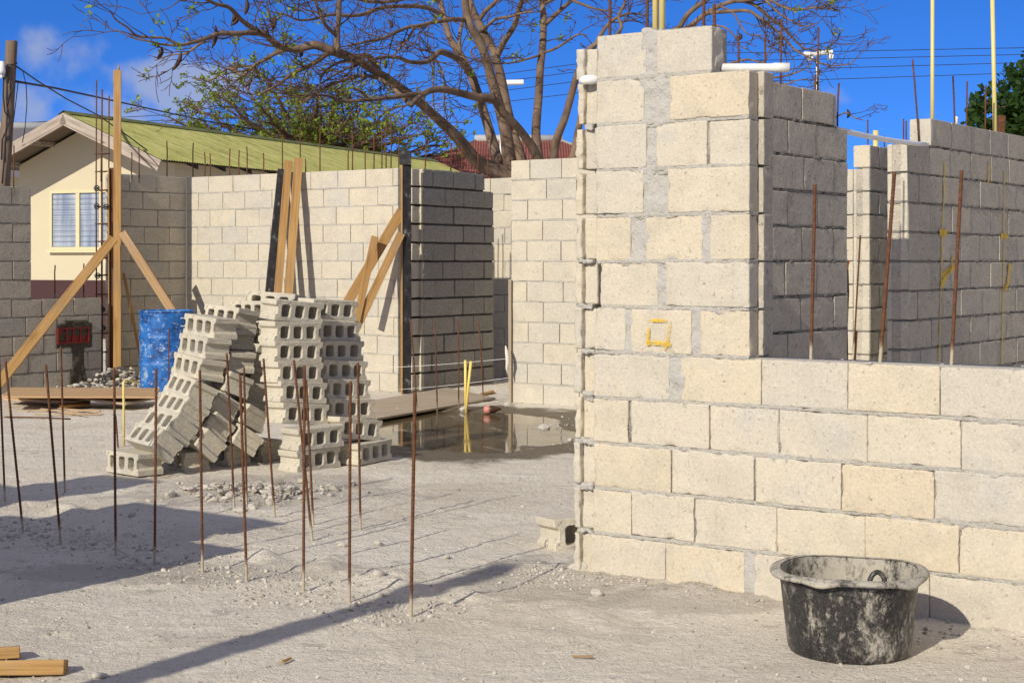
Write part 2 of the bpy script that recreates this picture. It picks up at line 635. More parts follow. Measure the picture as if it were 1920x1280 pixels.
def plain(name, c, rough=0.5, spec=0.4, var=0.12, scale=8, metal=None):
    t = MT(name)
    n = t.noise(scale, 5, 0.6)
    col = t.mix(n, tuple(x * (1 - var) for x in c), tuple(min(1, x * (1 + var)) for x in c))
    return t.done(col, rough, t.bump(t.noise(scale * 6, 3), 0.15, 0.003), spec, metal)


M_PVC = plain('white_pvc', (0.72, 0.71, 0.68), 0.35)
M_PVCY = plain('yellow_conduit', (0.66, 0.545, 0.20), 0.4)
M_YELLOWP = plain('yellow_stick', (0.78, 0.60, 0.16), 0.45)
M_WIRE = plain('black_cable', (0.018, 0.018, 0.022), 0.6)
M_STRING = plain('white_string', (0.75, 0.73, 0.68), 0.8)
M_CREAM = plain('cream_render', (0.56, 0.495, 0.35), 0.9, 0.1, 0.05, 2.5)
M_MAROON = plain('maroon_band', (0.055, 0.022, 0.022), 0.8)
M_WINF = plain('cream_frame', (0.62, 0.55, 0.33), 0.6)
M_ORANGE = plain('orange_plastic', (0.85, 0.30, 0.02), 0.4)
M_REDBOX = plain('red_plastic', (0.20, 0.014, 0.011), 0.45)
M_DARK = plain('dark_underside', (0.055, 0.045, 0.036), 0.9)
M_LAMP = plain('lamp_white', (0.75, 0.75, 0.74), 0.4)
M_GREYMETAL = plain('grey_metal', (0.42, 0.42, 0.42), 0.45)
M_RAG = plain('white_rag', (0.66, 0.62, 0.54), 0.9)
M_BOTTLE = plain('brown_plastic', (0.06, 0.03, 0.015), 0.25)
M_PINK = plain('pink_label', (0.55, 0.24, 0.19), 0.5)
M_PLASTICBLACK = plain('black_plastic', (0.02, 0.02, 0.022), 0.5)
M_GREYROOF = plain('grey_roof', (0.30, 0.28, 0.28), 0.7)


def glass_mat():
    t = MT('curtained_glass')
    v = t.mapping(scale=(6, 1, 0.8))
    n = t.noise(1.0, 4, 0.5, v)
    col = t.ramp(n, [(0.3, (0.16, 0.20, 0.29)), (0.5, (0.30, 0.34, 0.40)), (0.7, (0.46, 0.49, 0.53))])
    wv_ = t.node('ShaderNodeTexWave', bands_direction='Z')
    wv_.inputs['Scale'].default_value = 3.3
    t.l.new(t.co, wv_.inputs['Vector'])
    col = t.mix(t.mapr(wv_.outputs['Fac'], 0.75, 0.98, 0, 0.55), col, (0.10, 0.13, 0.19))
    return t.done(col, 0.12, None, 0.6)


M_GLASS = glass_mat()


def roof_mat(name, a, b, c, sc):
    t = MT(name)
    n = t.noise(1.0, 6, 0.65, t.mapping(scale=sc))
    col = t.ramp(n, [(0.3, c), (0.5, a), (0.72, b)])
    return t.done(col, 0.75, t.bump(t.noise(12, 3), 0.2, 0.01), 0.2)


M_ROOFG = roof_mat('lichen_roof', (0.34, 0.335, 0.105), (0.46, 0.44, 0.19), (0.20, 0.195, 0.075), (2.2, 7.0, 1.0))
M_ROOFR = roof_mat('red_roof', (0.23, 0.080, 0.062), (0.29, 0.105, 0.08), (0.16, 0.058, 0.048), (1.5, 6, 1.5))


def drum_mat():
    t = MT('blue_drum_paint')
    n = t.noise(7, 7, 0.72, t.mapping(scale=(1, 1, 0.8)))
    n2 = t.noise(16, 7, 0.75, t.mapping(scale=(1, 1, 2.0), loc=(2, 2, 2)))
    col = t.ramp(n, [(0.36, (0.006, 0.034, 0.12)), (0.46, (0.010, 0.095, 0.33)), (0.58, (0.02, 0.155, 0.48)), (0.66, (0.30, 0.38, 0.46))])
    col = t.mix(t.mapr(n2, 0.56, 0.64, 0, 0.8), col, (0.50, 0.52, 0.55))
    col = t.mix(t.mapr(n2, 0.42, 0.34, 0, 0.9), col, (0.02, 0.035, 0.07))
    return t.done(col, 0.5, t.bump(n2, 0.25, 0.004), 0.4)


M_DRUM = drum_mat()


def bucket_mat(name, dust):
    t = MT(name)
    v = t.mapping(scale=(1, 1, 0.55))
    n = t.noise(13, 8, 0.74, v, 0.4)
    n2 = t.noise(55, 5, 0.75, t.mapping(scale=(1, 1, 0.7), loc=(5, 1, 3)), 0.8)
    n3 = t.noise(4, 4, 0.6)
    s = t.math('ADD', t.math('MULTIPLY', n, 0.62), t.math('ADD', t.math('MULTIPLY', n2, 0.38), t.math('MULTIPLY', t.math('SUBTRACT', n3, 0.5), 0.22)))
    f = t.mapr(s, 0.50 - dust, 0.66 - dust)
    sc = t.noise(3.5, 6, 0.9, t.mapping(scale=(1, 1, 1), rot=(0.5, 0.3, 0)), 3.0)
    f = t.math('MAXIMUM', f, t.mapr(t.math('ABSOLUTE', t.math('SUBTRACT', sc, 0.5)), 0.008, 0.0, 0, 0.35))
    f = t.math('ADD', t.math('MULTIPLY', f, 0.9), 0.03)
    col = t.mix(f, (0.009, 0.0095, 0.012), t.mix(n2, (0.36, 0.325, 0.26), (0.50, 0.46, 0.38)))
    return t.done(col, t.mapr(f, 0, 1, 0.42, 0.9), t.bump(s, 0.35, 0.006), 0.35)


M_BUCKET = bucket_mat('dusty_black_tub', 0.02)
M_BUCKET_IN = bucket_mat('mortar_caked_tub', 0.13)


def water_mat():
    t = MT('muddy_water')
    t.b.inputs['IOR'].default_value = 1.33
    n = t.noise(3, 3)
    col = t.mix(n, (0.10, 0.072, 0.035), (0.15, 0.11, 0.058))
    return t.done(col, t.mapr(t.noise(2.5, 5), 0.45, 0.65, 0.03, 0.16), t.bump(t.noise(9, 2), 0.015, 0.01), 0.4)


M_WATER = water_mat()


def bark_mat(name, a, b):
    t = MT(name)
    n = t.noise(6, 6, 0.65, t.mapping(scale=(1, 1, 0.6)))
    col = t.mix(t.mapr(n, 0.3, 0.7), a, b)
    return t.done(col, 0.9, t.bump(t.noise(20, 5), 0.5, 0.02), 0.1)


M_BARK = bark_mat('tree_bark', (0.115, 0.078, 0.056), (0.235, 0.165, 0.115))
M_TWIG = bark_mat('twig_bark', (0.075, 0.046, 0.032), (0.15, 0.095, 0.064))
M_POD = plain('seed_pod_brown', (0.055, 0.026, 0.017), 0.7)


def leaf_mat(name, a, b):
    t = MT(name)
    col = t.mix(t.island(), a, b)
    t.done(col, 0.6, None, 0.2)
    tr = t.node('ShaderNodeBsdfTranslucent')
    t.plug(t.mix(0.5, col, (0.25, 0.35, 0.02)), tr.inputs['Color'])
    mx = t.node('ShaderNodeMixShader')
    mx.inputs[0].default_value = 0.3
    t.l.new(t.b.outputs[0], mx.inputs[1])
    t.l.new(tr.outputs[0], mx.inputs[2])
    t.l.new(mx.outputs[0], t.out.inputs['Surface'])
    return t.m


M_LEAF = leaf_mat('young_leaf', (0.12, 0.20, 0.025), (0.28, 0.34, 0.045))
M_LEAF_D = leaf_mat('dark_leaf', (0.012, 0.035, 0.010), (0.04, 0.085, 0.018))


def spray_mat():
    t = MT('yellow_spray')
    col = t.mix(t.noise(40), (0.62, 0.40, 0.03), (0.70, 0.48, 0.07))
    t.done(col, 0.8)
    tr = t.node('ShaderNodeBsdfTransparent')
    mx = t.node('ShaderNodeMixShader')
    f = t.mapr(t.math('ADD', t.math('MULTIPLY', t.noise(14, 4), 0.6), t.math('MULTIPLY', t.noise(150, 3, 0.7), 0.4)), 0.35, 0.53, 0, 0.92)
    t.l.new(f, mx.inputs[0])
    t.l.new(tr.outputs[0], mx.inputs[1])
    t.l.new(t.b.outputs[0], mx.inputs[2])
    t.l.new(mx.outputs[0], t.out.inputs['Surface'])
    return t.m


M_SPRAY = spray_mat()

# ------------------------------------------------------------------ ground and puddle
def puddle_e(x, y):
    a = ((x + 0.38) / 0.95) ** 2 + ((y - 13.45) / 1.58) ** 2
    b = ((x - 0.42) / 0.72) ** 2 + ((y - 13.6) / 1.1) ** 2
    return a, b


def ground_z(x, y):
    p = np.stack([x, y, np.zeros_like(x)], 1)
    z = 0.006 + 0.006 * fbm(p, 1.3, 3, 3) + 0.004 * fbm(p, 9, 5, 3) + 0.004 * np.abs(fbm(p, 26, 9, 2))
    # ridges of spilt mortar and marl along the rebar rows, and a bank of dirt at the foot of the near wall
    t1 = np.exp(-(((x - 0) * 0.72 + (y - 6.35) * 0.69) / 0.18) ** 2) * (x < 0.4)
    z += t1 * 0.030 * np.clip(0.3 + fbm(p, 6, 21, 4), 0, 1.5)
    dw = (x * W[0] + y * W[1]) - 5.95
    uu = x * U[0] + y * U[1]
    t2 = np.exp(-((dw + 0.02) / 0.16) ** 2) * (uu > -4.4)
    z += t2 * (0.022 + 0.016 * fbm(p, 9, 31, 4)) * np.where(uu > -3.2, 0.55, 1.0)
    cl = np.exp(-(((x + 1.55) / 0.75) ** 2 + ((y - 9.7) / 0.7) ** 2))
    z += cl * 0.022 * np.clip(0.2 + fbm(p, 7, 41, 4), 0, 1.5)
    a, b = puddle_e(x, y)
    wob = 0.35 * fbm(p, 1.1, 51, 4)
    z -= 0.055 * np.clip(1.15 - a + wob, 0, 1) ** 0.7
    z -= 0.021 * np.clip(1.1 - b + wob, 0, 1) * (1 - 0.8 * np.abs(fbm(p, 2.6, 61, 4)))
    far = np.clip((np.hypot(x, y - 8) - 40) / 60, 0, 1)
    return z * (1 - far)


xs = np.concatenate([[-900, -400, -200, -100, -60, -40, -25, -16, -11, -8], np.arange(-6, 4.001, 0.03), [5, 7, 10, 15, 25, 40, 60, 100, 200, 400, 900]])
ys = np.concatenate([[-200, -60, -20, -5, 0, 2, 3.5], np.arange(4.6, 9.0, 0.022), np.arange(9.0, 19.6, 0.045), [20.5, 22, 25, 30, 40, 60, 100, 200, 400, 900, 1500]])
GX, GY = np.meshgrid(xs, ys)
gx, gy = GX.ravel(), GY.ravel()
gv = np.stack([gx, gy, ground_z(gx, gy)], 1)
nxg, nyg = len(xs), len(ys)
ii, jj = np.meshgrid(np.arange(nxg - 1), np.arange(nyg - 1))
a0 = (jj * nxg + ii).ravel()
gf = np.stack([a0, a0 + 1, a0 + nxg + 1, a0 + nxg], 1)
gm = bpy.data.meshes.new('ground')
gm.vertices.add(len(gv))
gm.vertices.foreach_set('co', gv.ravel())
gm.loops.add(gf.size)
gm.loops.foreach_set('vertex_index', gf.ravel())
gm.polygons.add(len(gf))
gm.polygons.foreach_set('loop_start', np.arange(0, gf.size, 4))
gm.polygons.foreach_set('use_smooth', [True] * len(gf))
gm.materials.append(M_GROUND)
gm.update()
gm.validate()
tag(link(bpy.data.objects.new('ground', gm)), 'pale trampled marl ground of the building site', kind='structure')


def gz(p):
    return float(ground_z(np.array([p[0]]), np.array([p[1]]))[0])


b = MB()
th = np.linspace(0, 2 * math.pi, 49)[:-1]
b.add([(-0.1 + 1.75 * math.cos(t), 13.4 + 2.3 * math.sin(t), -0.014) for t in th], [tuple(range(48))])
tag(b.build('puddle_water', M_WATER, smooth=False), 'brown puddle of rainwater reflecting the block walls', kind='structure')

# ------------------------------------------------------------------ block walls
def bond(L, zlo, n, s0=0.0, blk=0.4, ch=0.2, start=0, jit=0.02, end_trim=None):
    """running bond: n courses of blocks over a run s0..s0+L"""
    out = []
    for c in range(n):
        z0 = zlo + c * ch
        off = 0 if (c + start) % 2 == 0 else blk / 2
        cuts = [0.0]
        x = off if off > 0 else blk
        while x < L - 0.06:
            cuts.append(x + random.uniform(-jit, jit))
            x += blk
        cuts.append(L - (end_trim[c] if end_trim and c in end_trim else 0))
        out.append((z0, z0 + ch, [(s0 + a, s0 + b2) for a, b2 in zip(cuts[:-1], cuts[1:]) if b2 - a > 0.03]))
    return out


def make_wall(name, label, O, ex, nrm, courses, t=0.2, res=0.05, joint=0.012, head=0.006, mats=(None, None), group=None, cat='block wall',
              amp=0.0025, chip=0.004, rough_m=0.003, mortar_in=0.001, jd=0.0025, skip_core=(), core_in=0.025, mres=None, sag=None):
    """courses: (z0, z1, [(s0, s1), ...]); ex runs along the wall, nrm points out of the seen face"""
    root = empty(name, tuple(np.asarray(O)), label, cat, group)
    ey = -np.asarray(nrm)
    O0 = np.zeros(3)
    mb, mm = MB(), MB()
    bid = 0
    for ci, (z0, z1, bl) in enumerate(courses):
        for (s0, s1) in bl:
            bid += 1
            d = random.uniform(-jd, jd)
            zz = random.uniform(-0.0015, 0.0015)
            off = np.asarray(O)                       # noise wants world places
            mb.rough(off, ex, ey, Zv, (s0 + head / 2, -d, z0 + joint / 2 + zz), (s1 - head / 2, t, z1 - joint / 2 + zz), res, 0.0045, amp, 9, chip, bid + 3, ny=2)
        lo_s, hi_s = min(q[0] for q in bl), max(q[1] for q in bl)
        mm.box(np.asarray(O), ex, ey, Zv, (lo_s + 0.012, core_in, z0), (hi_s - 0.012, t - 0.02, z1 - 0.004))
        if ci > 0:
            mm.rough(np.asarray(O), ex, ey, Zv, (lo_s + 0.004, mortar_in, z0 - joint / 2 - 0.001), (hi_s - 0.004, t - 0.01, z0 + joint / 2 + 0.001),
                     mres or res, 0.003, rough_m, 24, 0, 77 + ci, ny=1)
    mb.build('blockwork', mats[0], root, origin=O)
    mm.build('mortar', mats[1], root, origin=O)
    return root


# --- near wall and pier (front plane w = 5.95, seen face towards -W)
W0 = 5.95
ZL = [0.0, 0.2, 0.4, 0.6, 0.8, 1.0, 1.2, 1.4, 1.6, 1.8, 2.0, 2.2, 2.4]
rows_px = [
    [(1107, 1247), (1248, 1396), (1413, 1560), (1561, 1741), (1742, 1926), (1928, 2130), (2132, 2350)],
    [(1112, 1183), (1184, 1301), (1303, 1456), (1457, 1622), (1622, 1798), (1799, 1985), (1987, 2190)],
    [(1113, 1257), (1260, 1413), (1417, 1577), (1578, 1751), (1752, 1930), (1932, 2130), (2132, 2340)],
    [(1113, 1178), (1183, 1329), (1331, 1459), (1461, 1625), (1626, 1801), (1802, 1990), (1992, 2190)],
    [(1113, 1255), (1275, 1426), (1428, 1589), (1590, 1762), (1763, 1945), (1947, 2140), (2142, 2350)],
    [(1114, 1172), (1183, 1296), (1313, 1405)],
    [(1125, 1233), (1248, 1405)],
    [(1117, 1182), (1210, 1317), (1331, 1405)],
    [(1117, 1206), (1252, 1405)],
    [(1117, 1212), (1230, 1325), (1330, 1405)],
    [(1118, 1207), (1256, 1405)],
    [(1119, 1211), (1231, 1334)],
]
O = UW(0, W0)
root = empty('block_wall', tuple(O), 'near cream block wall with tall pier bearing a yellow painted square, tub at its foot', 'block wall')
mb, mm, mgy = MB(), MB(), MB()
mg = mm
ey = W
k = 0
for r, row in enumerate(rows_px):
    z0, z1 = ZL[r], ZL[r + 1]
    us = [(u_at(a, W0), u_at(c, W0)) for a, c in row]
    for j, (a, c) in enumerate(us):
        k += 1
        last = r >= 5 and j == len(us) - 1
        d = random.uniform(-0.003, 0.003)
        tz = random.uniform(-0.0035, 0.0035)
        mb.rough(O, U, (W - 0.07 * U) if last else W, Zv, (a, -d, z0 + 0.006 + tz - (0.03 if r == 0 else 0)), (c, 0.09 if last else 0.2, z1 - 0.006 + tz), 0.0125, 0.004, 0.0018, 8, 0.016, k * 3, ny=2)
        if last and r < 11:
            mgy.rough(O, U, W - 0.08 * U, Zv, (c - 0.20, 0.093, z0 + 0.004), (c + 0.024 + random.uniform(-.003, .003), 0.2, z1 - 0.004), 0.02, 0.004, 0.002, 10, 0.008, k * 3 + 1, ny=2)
        # the joint to the next block: bare gap, or filled when it is wide
        if j < len(us) - 1:
            gap = us[j + 1][0] - c
            if gap > 0.02:
                sm_ = 0.022 if gap > 0.05 else 0.010
                mg.rough(O, U, W, Zv, (c - sm_, 0.0045, z0 - 0.006), (us[j + 1][0] + sm_, 0.19, z1 + 0.006), 0.008, 0.006, 0.0085 if gap > 0.05 else 0.006, 20, 0, k + 900, 1, ny=1)
    lo_s, hi_s = us[0][0], us[-1][1]
    mm.box(O, U, W, Zv, (lo_s + 0.012, 0.013, z0), (hi_s - (0.03 if r >= 5 else 0.0), 0.18 if r < 5 else 0.085, z1 - 0.003))
    if r >= 5:
        mm.box(O, U, W, Zv, (lo_s + 0.012, 0.08, z0), (hi_s - 0.03, 0.19, z1 - 0.003))
    if r > 0:
        # bed joint, a little proud in places, thicker lumps near the pier's grout columns
        hh = u_at(rows_px[r - 1][-1][1], W0) if r in (5, 11) else hi_s
        mm.rough(O, U, W, Zv, (lo_s + 0.002, 0.0025, z0 - 0.009), (min(hh, hi_s) - 0.004, 0.19 if r < 6 else 0.09, z0 + 0.009), 0.009, 0.003, 0.0042, 26, 0, 300 + r, ny=1)
    # mortar smeared over the arrises along the bed joint
    if r > 0:
        for q in range(4):
            s0_ = random.uniform(lo_s + 0.05, min(hi_s, -1.6) - 0.3)
            ll_ = random.uniform(0.05, 0.26)
            hh_ = random.uniform(0.012, 0.026)
            mm.rough(O, U, W, Zv, (s0_, 0.0058, z0 - hh_), (s0_ + ll_, 0.08, z0 + hh_ * random.uniform(0.4, 1.0)), 0.008, 0.005, 0.0075, 24, 0, 1200 + r * 7 + q, 1 if q % 2 else 0, ny=1)
# left end: block flange, groove and squeezed mortar
ul = u_at(1113, W0)
for r in range(12):
    z0, z1 = ZL[r], ZL[r + 1]
    if r == 11:
        z1 -= 0.045
    sh = -0.022 * (1 - r / 11.0)
    mb.rough(O, U, W, Zv, (ul - 0.060 + sh, 0.034, z0 + 0.010 - (0.03 if r == 0 else 0)), (ul - 0.002, 0.19, z1 - 0.008), 0.014, 0.006, 0.003, 12, 0.006, 500 + r, ny=2)
    ju = random.uniform(-0.008, 0.006)
    mb.rough(O, U, W, Zv, (ul - 0.092 + sh + ju, 0.004 + random.uniform(0, 0.006), z0 + 0.010 - (0.03 if r == 0 else 0)), (ul - 0.058 + sh, 0.19, z1 - 0.008), 0.011, 0.006, 0.0055, 26, 0.010, 520 + r, ny=2)
    if r > 0 and r not in (8, 9):
        q0, q1, q2 = random.uniform(-0.012, 0.03), random.uniform(-0.016, 0.004), random.uniform(-0.006, 0.008)
        mg.rough(O, U, W, Zv, (ul - 0.088 + sh + q0, 0.016 + q2, z0 - 0.016 - q2), (ul - 0.006 + q1, 0.15, z0 + 0.012 + q2), 0.0055, 0.006, 0.011, 42, 0, 560 + r, 1, ny=2)
# broken end of the topmost course
mb.rough(O, U, W, Zv, (u_at(1334, W0) - 0.05, 0.10, 2.206), (u_at(1357, W0 + .17) , 0.19, 2.385), 0.012, 0.006, 0.009, 24, 0.015, 777, ny=4)
mb.rough(O, U, W, Zv, (u_at(1334, W0) - 0.03, 0.03, 2.21), (u_at(1340, W0 + .03), 0.11, 2.392), 0.012, 0.006, 0.008, 24, 0.015, 779, ny=4)
mb.build('blockwork', M_BLOCK, root, origin=O)
mgy.build('blockwork', M_BLOCK_SHADE_GREY, root, origin=O)  # rear leaf in the darkened tone, so the pier end looks shaded
mm.build('mortar', [M_MORTAR, M_GROUT], root, origin=O)


def front_pt(px, py, lift=0.004):
    w = W0 - lift
    u = u_at(px, w)
    p = UW(u, w)
    Y = p[1]
    return np.array([p[0], p[1], CH + (HY - py) / F * Y])


def spray(parent, O, pts, wid, name='spray_mark'):
    """a hand-sprayed stroke following points on a wall face"""
    m = MB()
    V, Fc = [], []
    for i, p in enumerate(pts):
        t = np.asarray(pts[min(i + 1, len(pts) - 1)]) - np.asarray(pts[max(0, i - 1)])
        n = parent_n
        s = np.cross(t, n)
        s /= np.linalg.norm(s)
        w = wid * random.uniform(0.75, 1.25)
        V += [p - s * w, p + s * w]
    for i in range(len(pts) - 1):
        Fc.append((2 * i, 2 * i + 1, 2 * i + 3, 2 * i + 2))
    m.add(V, Fc)
    return m.build(name, M_SPRAY, parent, smooth=False, origin=O)


def dense(poly, n=8, jit=0.0):
    out = []
    for a, c in zip(poly[:-1], poly[1:]):
        for i in range(n):
            out.append(np.asarray(a) + (np.asarray(c) - np.asarray(a)) * i / n)
    out.append(np.asarray(poly[-1]))
    return [p + np.array([0, 0, random.uniform(-jit, jit)]) for p in out]


mcr = MB()
for q in range(20):
    uu_, dd_ = random.uniform(u_at(1430, W0), -1.2), random.uniform(0.0, 0.17)
    s_ = random.uniform(0.003, 0.008)
    mcr.rough(O, U, W, Zv, (uu_, dd_, 0.992), (uu_ + s_ * 2.2, dd_ + s_ * 2, 0.994 + s_), 0.01, 0.004, 0.004, 40, 0, q, ny=1)
tag(mcr.build('mortar_crumbs', M_MORTAR, root, origin=O), kind='stuff')
parent_n = -W
sq = [(1214, 648), (1216, 600), (1256, 602), (1250, 642), (1246, 655)]
spray(root, O, dense([front_pt(*q, 0.010) for q in sq], 6, 0.001), 0.0085)
spray(root, O, dense([front_pt(*q, 0.0115) for q in [(1211, 641), (1258, 646)]], 8, 0.001), 0.0085)

# --- dark side wall behind the pier (face towards +U)
UR = -4.04
wA, wB = 7.60, w_at(1590, UR)
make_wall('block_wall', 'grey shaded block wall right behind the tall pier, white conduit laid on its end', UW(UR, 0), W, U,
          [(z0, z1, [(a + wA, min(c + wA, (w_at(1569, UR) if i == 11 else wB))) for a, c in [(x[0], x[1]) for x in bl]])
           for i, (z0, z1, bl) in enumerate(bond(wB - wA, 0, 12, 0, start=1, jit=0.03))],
          0.2, 0.022, 0.014, 0.008, (M_BLOCK_SHADE_GREY, M_MORTAR_D), amp=0.0013, chip=0.006, rough_m=0.008, mortar_in=0.003, jd=0.003, mres=0.018)

# --- long wall running back on the right
UL = -4.19
w1 = w_at(1703, UL)
wtop = w_at(1745, UL)
Llen = 15.6 - w1
cs = bond(Llen, 0, 12, w1, jit=0.03)
cs[11] = (2.2, 2.4, [(a, c) for a, c in [(wtop - 0.0 + i * 0.4, wtop + 0.4 + i * 0.4) for i in range(12)] if a < 15.4])
long_wall = make_wall('block_wall', 'long shade-toned grey block wall running back on the right, streaked with yellow spray lines', UW(UL, 0), W, U, cs,
                      0.15, 0.03, 0.014, 0.009, (M_BLOCK_SHADE_GREY, M_MORTAR_D), amp=0.0013, chip=0.006, rough_m=0.008, mortar_in=0.003, jd=0.003, mres=0.022)
# block ends that catch the sun, coloured paler than the shaded face; groove between flanges
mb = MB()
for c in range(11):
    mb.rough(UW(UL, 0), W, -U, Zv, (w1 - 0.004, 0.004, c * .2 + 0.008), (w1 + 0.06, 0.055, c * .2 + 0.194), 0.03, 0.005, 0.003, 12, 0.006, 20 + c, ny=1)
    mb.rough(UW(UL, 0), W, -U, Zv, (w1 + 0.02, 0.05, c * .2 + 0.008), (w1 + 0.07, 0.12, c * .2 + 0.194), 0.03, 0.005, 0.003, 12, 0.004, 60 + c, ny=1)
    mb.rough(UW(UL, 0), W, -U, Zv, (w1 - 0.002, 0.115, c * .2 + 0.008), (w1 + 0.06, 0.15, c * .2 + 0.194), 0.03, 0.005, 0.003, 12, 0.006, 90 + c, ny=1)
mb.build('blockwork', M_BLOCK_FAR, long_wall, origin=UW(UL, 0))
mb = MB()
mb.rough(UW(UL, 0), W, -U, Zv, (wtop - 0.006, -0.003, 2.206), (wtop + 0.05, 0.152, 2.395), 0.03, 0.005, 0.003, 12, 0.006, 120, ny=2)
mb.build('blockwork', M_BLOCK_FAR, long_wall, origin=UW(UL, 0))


def side_pt(px, py, u, lift=0.011):
    uu = u + lift
    w = w_at(px, uu)
    p = UW(uu, w)
    return np.array([p[0], p[1], CH + (HY - py) / F * p[1]])


parent_n = U
for poly, wd in (([(1772, 305), (1768, 430), (1764, 560), (1761, 690)], 0.010), ([(1856, 305), (1853, 345)], 0.012), ([(1884, 322), (1883, 440), (1881, 560), (1879, 692)], 0.010),
                 ([(1762, 436), (1776, 436)], 0.022), ([(1877, 443), (1889, 443)], 0.022), ([(1788, 482), (1782, 505), (1775, 515), (1766, 536)], 0.022),
                 ([(1767, 515), (1790, 500)], 0.02), ([(1894, 495), (1890, 530), (1884, 545)], 0.026)):
    spray(long_wall, UW(UL, 0), dense([side_pt(x, y, UL) for x, y in poly], 10), wd)

# --- narrow pier seen through the doorway
UN = -5.57
wn_ = w_at(1631, UN)
np_root = make_wall('block_pier', 'narrow sunlit block pier standing in the doorway gap left of the long grey wall', UW(UN, 0), W, U,
                    [(c * .2, c * .2 + .2, [(wn_, wn_ + (0.2 if c % 2 else 0.4)), (wn_ + (0.2 if c % 2 else 0.4), wn_ + 0.8)]) for c in range(12)],
                    0.13, 0.03, 0.014, 0.010, (M_BLOCK_SHADE_GREY, M_MORTAR_D), cat='block pier', amp=0.0013, chip=0.01, rough_m=0.008, mortar_in=0.003, mres=0.025)
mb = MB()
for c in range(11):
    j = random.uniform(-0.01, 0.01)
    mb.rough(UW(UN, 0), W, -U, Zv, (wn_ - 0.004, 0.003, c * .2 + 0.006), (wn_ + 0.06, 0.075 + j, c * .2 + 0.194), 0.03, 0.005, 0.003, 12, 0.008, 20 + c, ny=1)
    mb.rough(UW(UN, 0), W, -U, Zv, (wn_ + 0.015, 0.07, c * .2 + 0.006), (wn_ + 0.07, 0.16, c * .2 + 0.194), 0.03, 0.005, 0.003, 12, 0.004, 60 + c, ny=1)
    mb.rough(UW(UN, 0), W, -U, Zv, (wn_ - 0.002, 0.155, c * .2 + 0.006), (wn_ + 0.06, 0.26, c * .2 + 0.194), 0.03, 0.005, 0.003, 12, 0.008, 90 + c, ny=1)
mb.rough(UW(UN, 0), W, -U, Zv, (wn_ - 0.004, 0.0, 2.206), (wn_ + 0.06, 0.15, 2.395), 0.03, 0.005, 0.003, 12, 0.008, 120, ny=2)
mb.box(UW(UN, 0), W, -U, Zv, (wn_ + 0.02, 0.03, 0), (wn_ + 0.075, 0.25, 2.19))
mb.build('blockwork', M_BLOCK_FAR, np_root, origin=UW(UN, 0))  # sun-facing end coloured paler than the pier's shaded side

# --- lit back wall, its shaded return, and the dark wall at its right end
WB = 13.1
uL, uR = -14.30, -11.02
back = make_wall('block_wall', 'long sunlit cream block wall behind the leaning boards, joining a shaded return wall', UW(0, WB), U, -W,
                 bond(uR - uL, 0.0, 12, uL, start=1, jit=0.025), 0.2, 0.06, 0.012, 0.007, (M_BLOCK_FAR, M_MORTAR), amp=0.0012, chip=0.004,
                 rough_m=0.003, mortar_in=0.0015, mres=0.05)
make_wall('block_wall', 'shaded grey-brown return wall directly behind the blue drum', UW(-14.3, 0), W, U,
          bond(13.1 - 12.05, 0.0, 12, 12.05, jit=0.02), 0.2, 0.05, 0.012, 0.007, (M_BLOCK_SHADE_TAN, M_MORTAR_D), amp=0.0012, chip=0.004,
          rough_m=0.003, mortar_in=0.0015, mres=0.05)
UD = -10.86
cs = bond(1.42, 0, 12, 13.33, blk=0.4, start=0, jit=0.03)
cs[11] = (2.2, 2.4, [(a, c - (0.0 if c < 14.6 else 0.20)) for a, c in cs[11][2]])
dth = math.radians(36.0 - 4.0)
Wd = np.array([math.sin(dth), math.cos(dth), 0.0])
Ud = np.array([math.cos(dth), -math.sin(dth), 0.0])
Od = UW(UD, 13.2) - 13.2 * Wd
dk = make_wall('block_wall', 'shaded block wall in darkened tone with wide black joints, next to the tarred form board', Od, Wd, Ud, cs,
               0.2, 0.05, 0.021, 0.012, (M_BLOCK_SHADE_DARK, mortar_mat('mortar_black', (0.11, 0.10, 0.09))), amp=0.0015, chip=0.008, rough_m=0.008, mortar_in=0.020, mres=0.03, jd=0.008, core_in=0.032)
mb = MB()
for c in range(12):
    mb.rough(Od, Wd, -Ud, Zv, (13.19, 0.040, c * .2 + 0.012), (13.345, 0.2, c * .2 + 0.19), 0.03, 0.005, 0.003, 12, 0.008, 20 + c, ny=2)
    mb.rough(Od, Wd, -Ud, Zv, (13.322, random.uniform(-.004, .004), c * .2 + 0.012), (13.36, 0.05, c * .2 + 0.19), 0.02, 0.005, 0.004, 16, 0.008, 40 + c, ny=1)
mb.build('blockwork', M_BLOCK_FAR, dk, origin=Od)  # ledge and end blocks in the paler sunlit tone
# wall at the middle, sunlit
WM = 12.8
um = u_at(958, WM)
cs = bond(2.9, 0, 12, um, start=0, jit=0.03)
make_wall('block_wall', 'sunlit cream block wall beyond the puddle, partly hidden by the near pier', UW(0, WM), U, -W, cs,
          0.2, 0.055, 0.012, 0.007, (M_BLOCK_FAR, M_MORTAR), amp=0.0012, chip=0.004, rough_m=0.003, mortar_in=0.0015, mres=0.05)
make_wall('block_wall', 'far cream block wall in the gap beside the dark wall, its lower half shaded', UW(0, 15.4), U, -W,
          bond(3.6, 0, 12, -11.9, start=1), 0.2, 0.08, 0.012, 0.007, (M_BLOCK_FAR, M_MORTAR), amp=0.003, rough_m=0.005, mortar_in=0.004, mres=0.08)
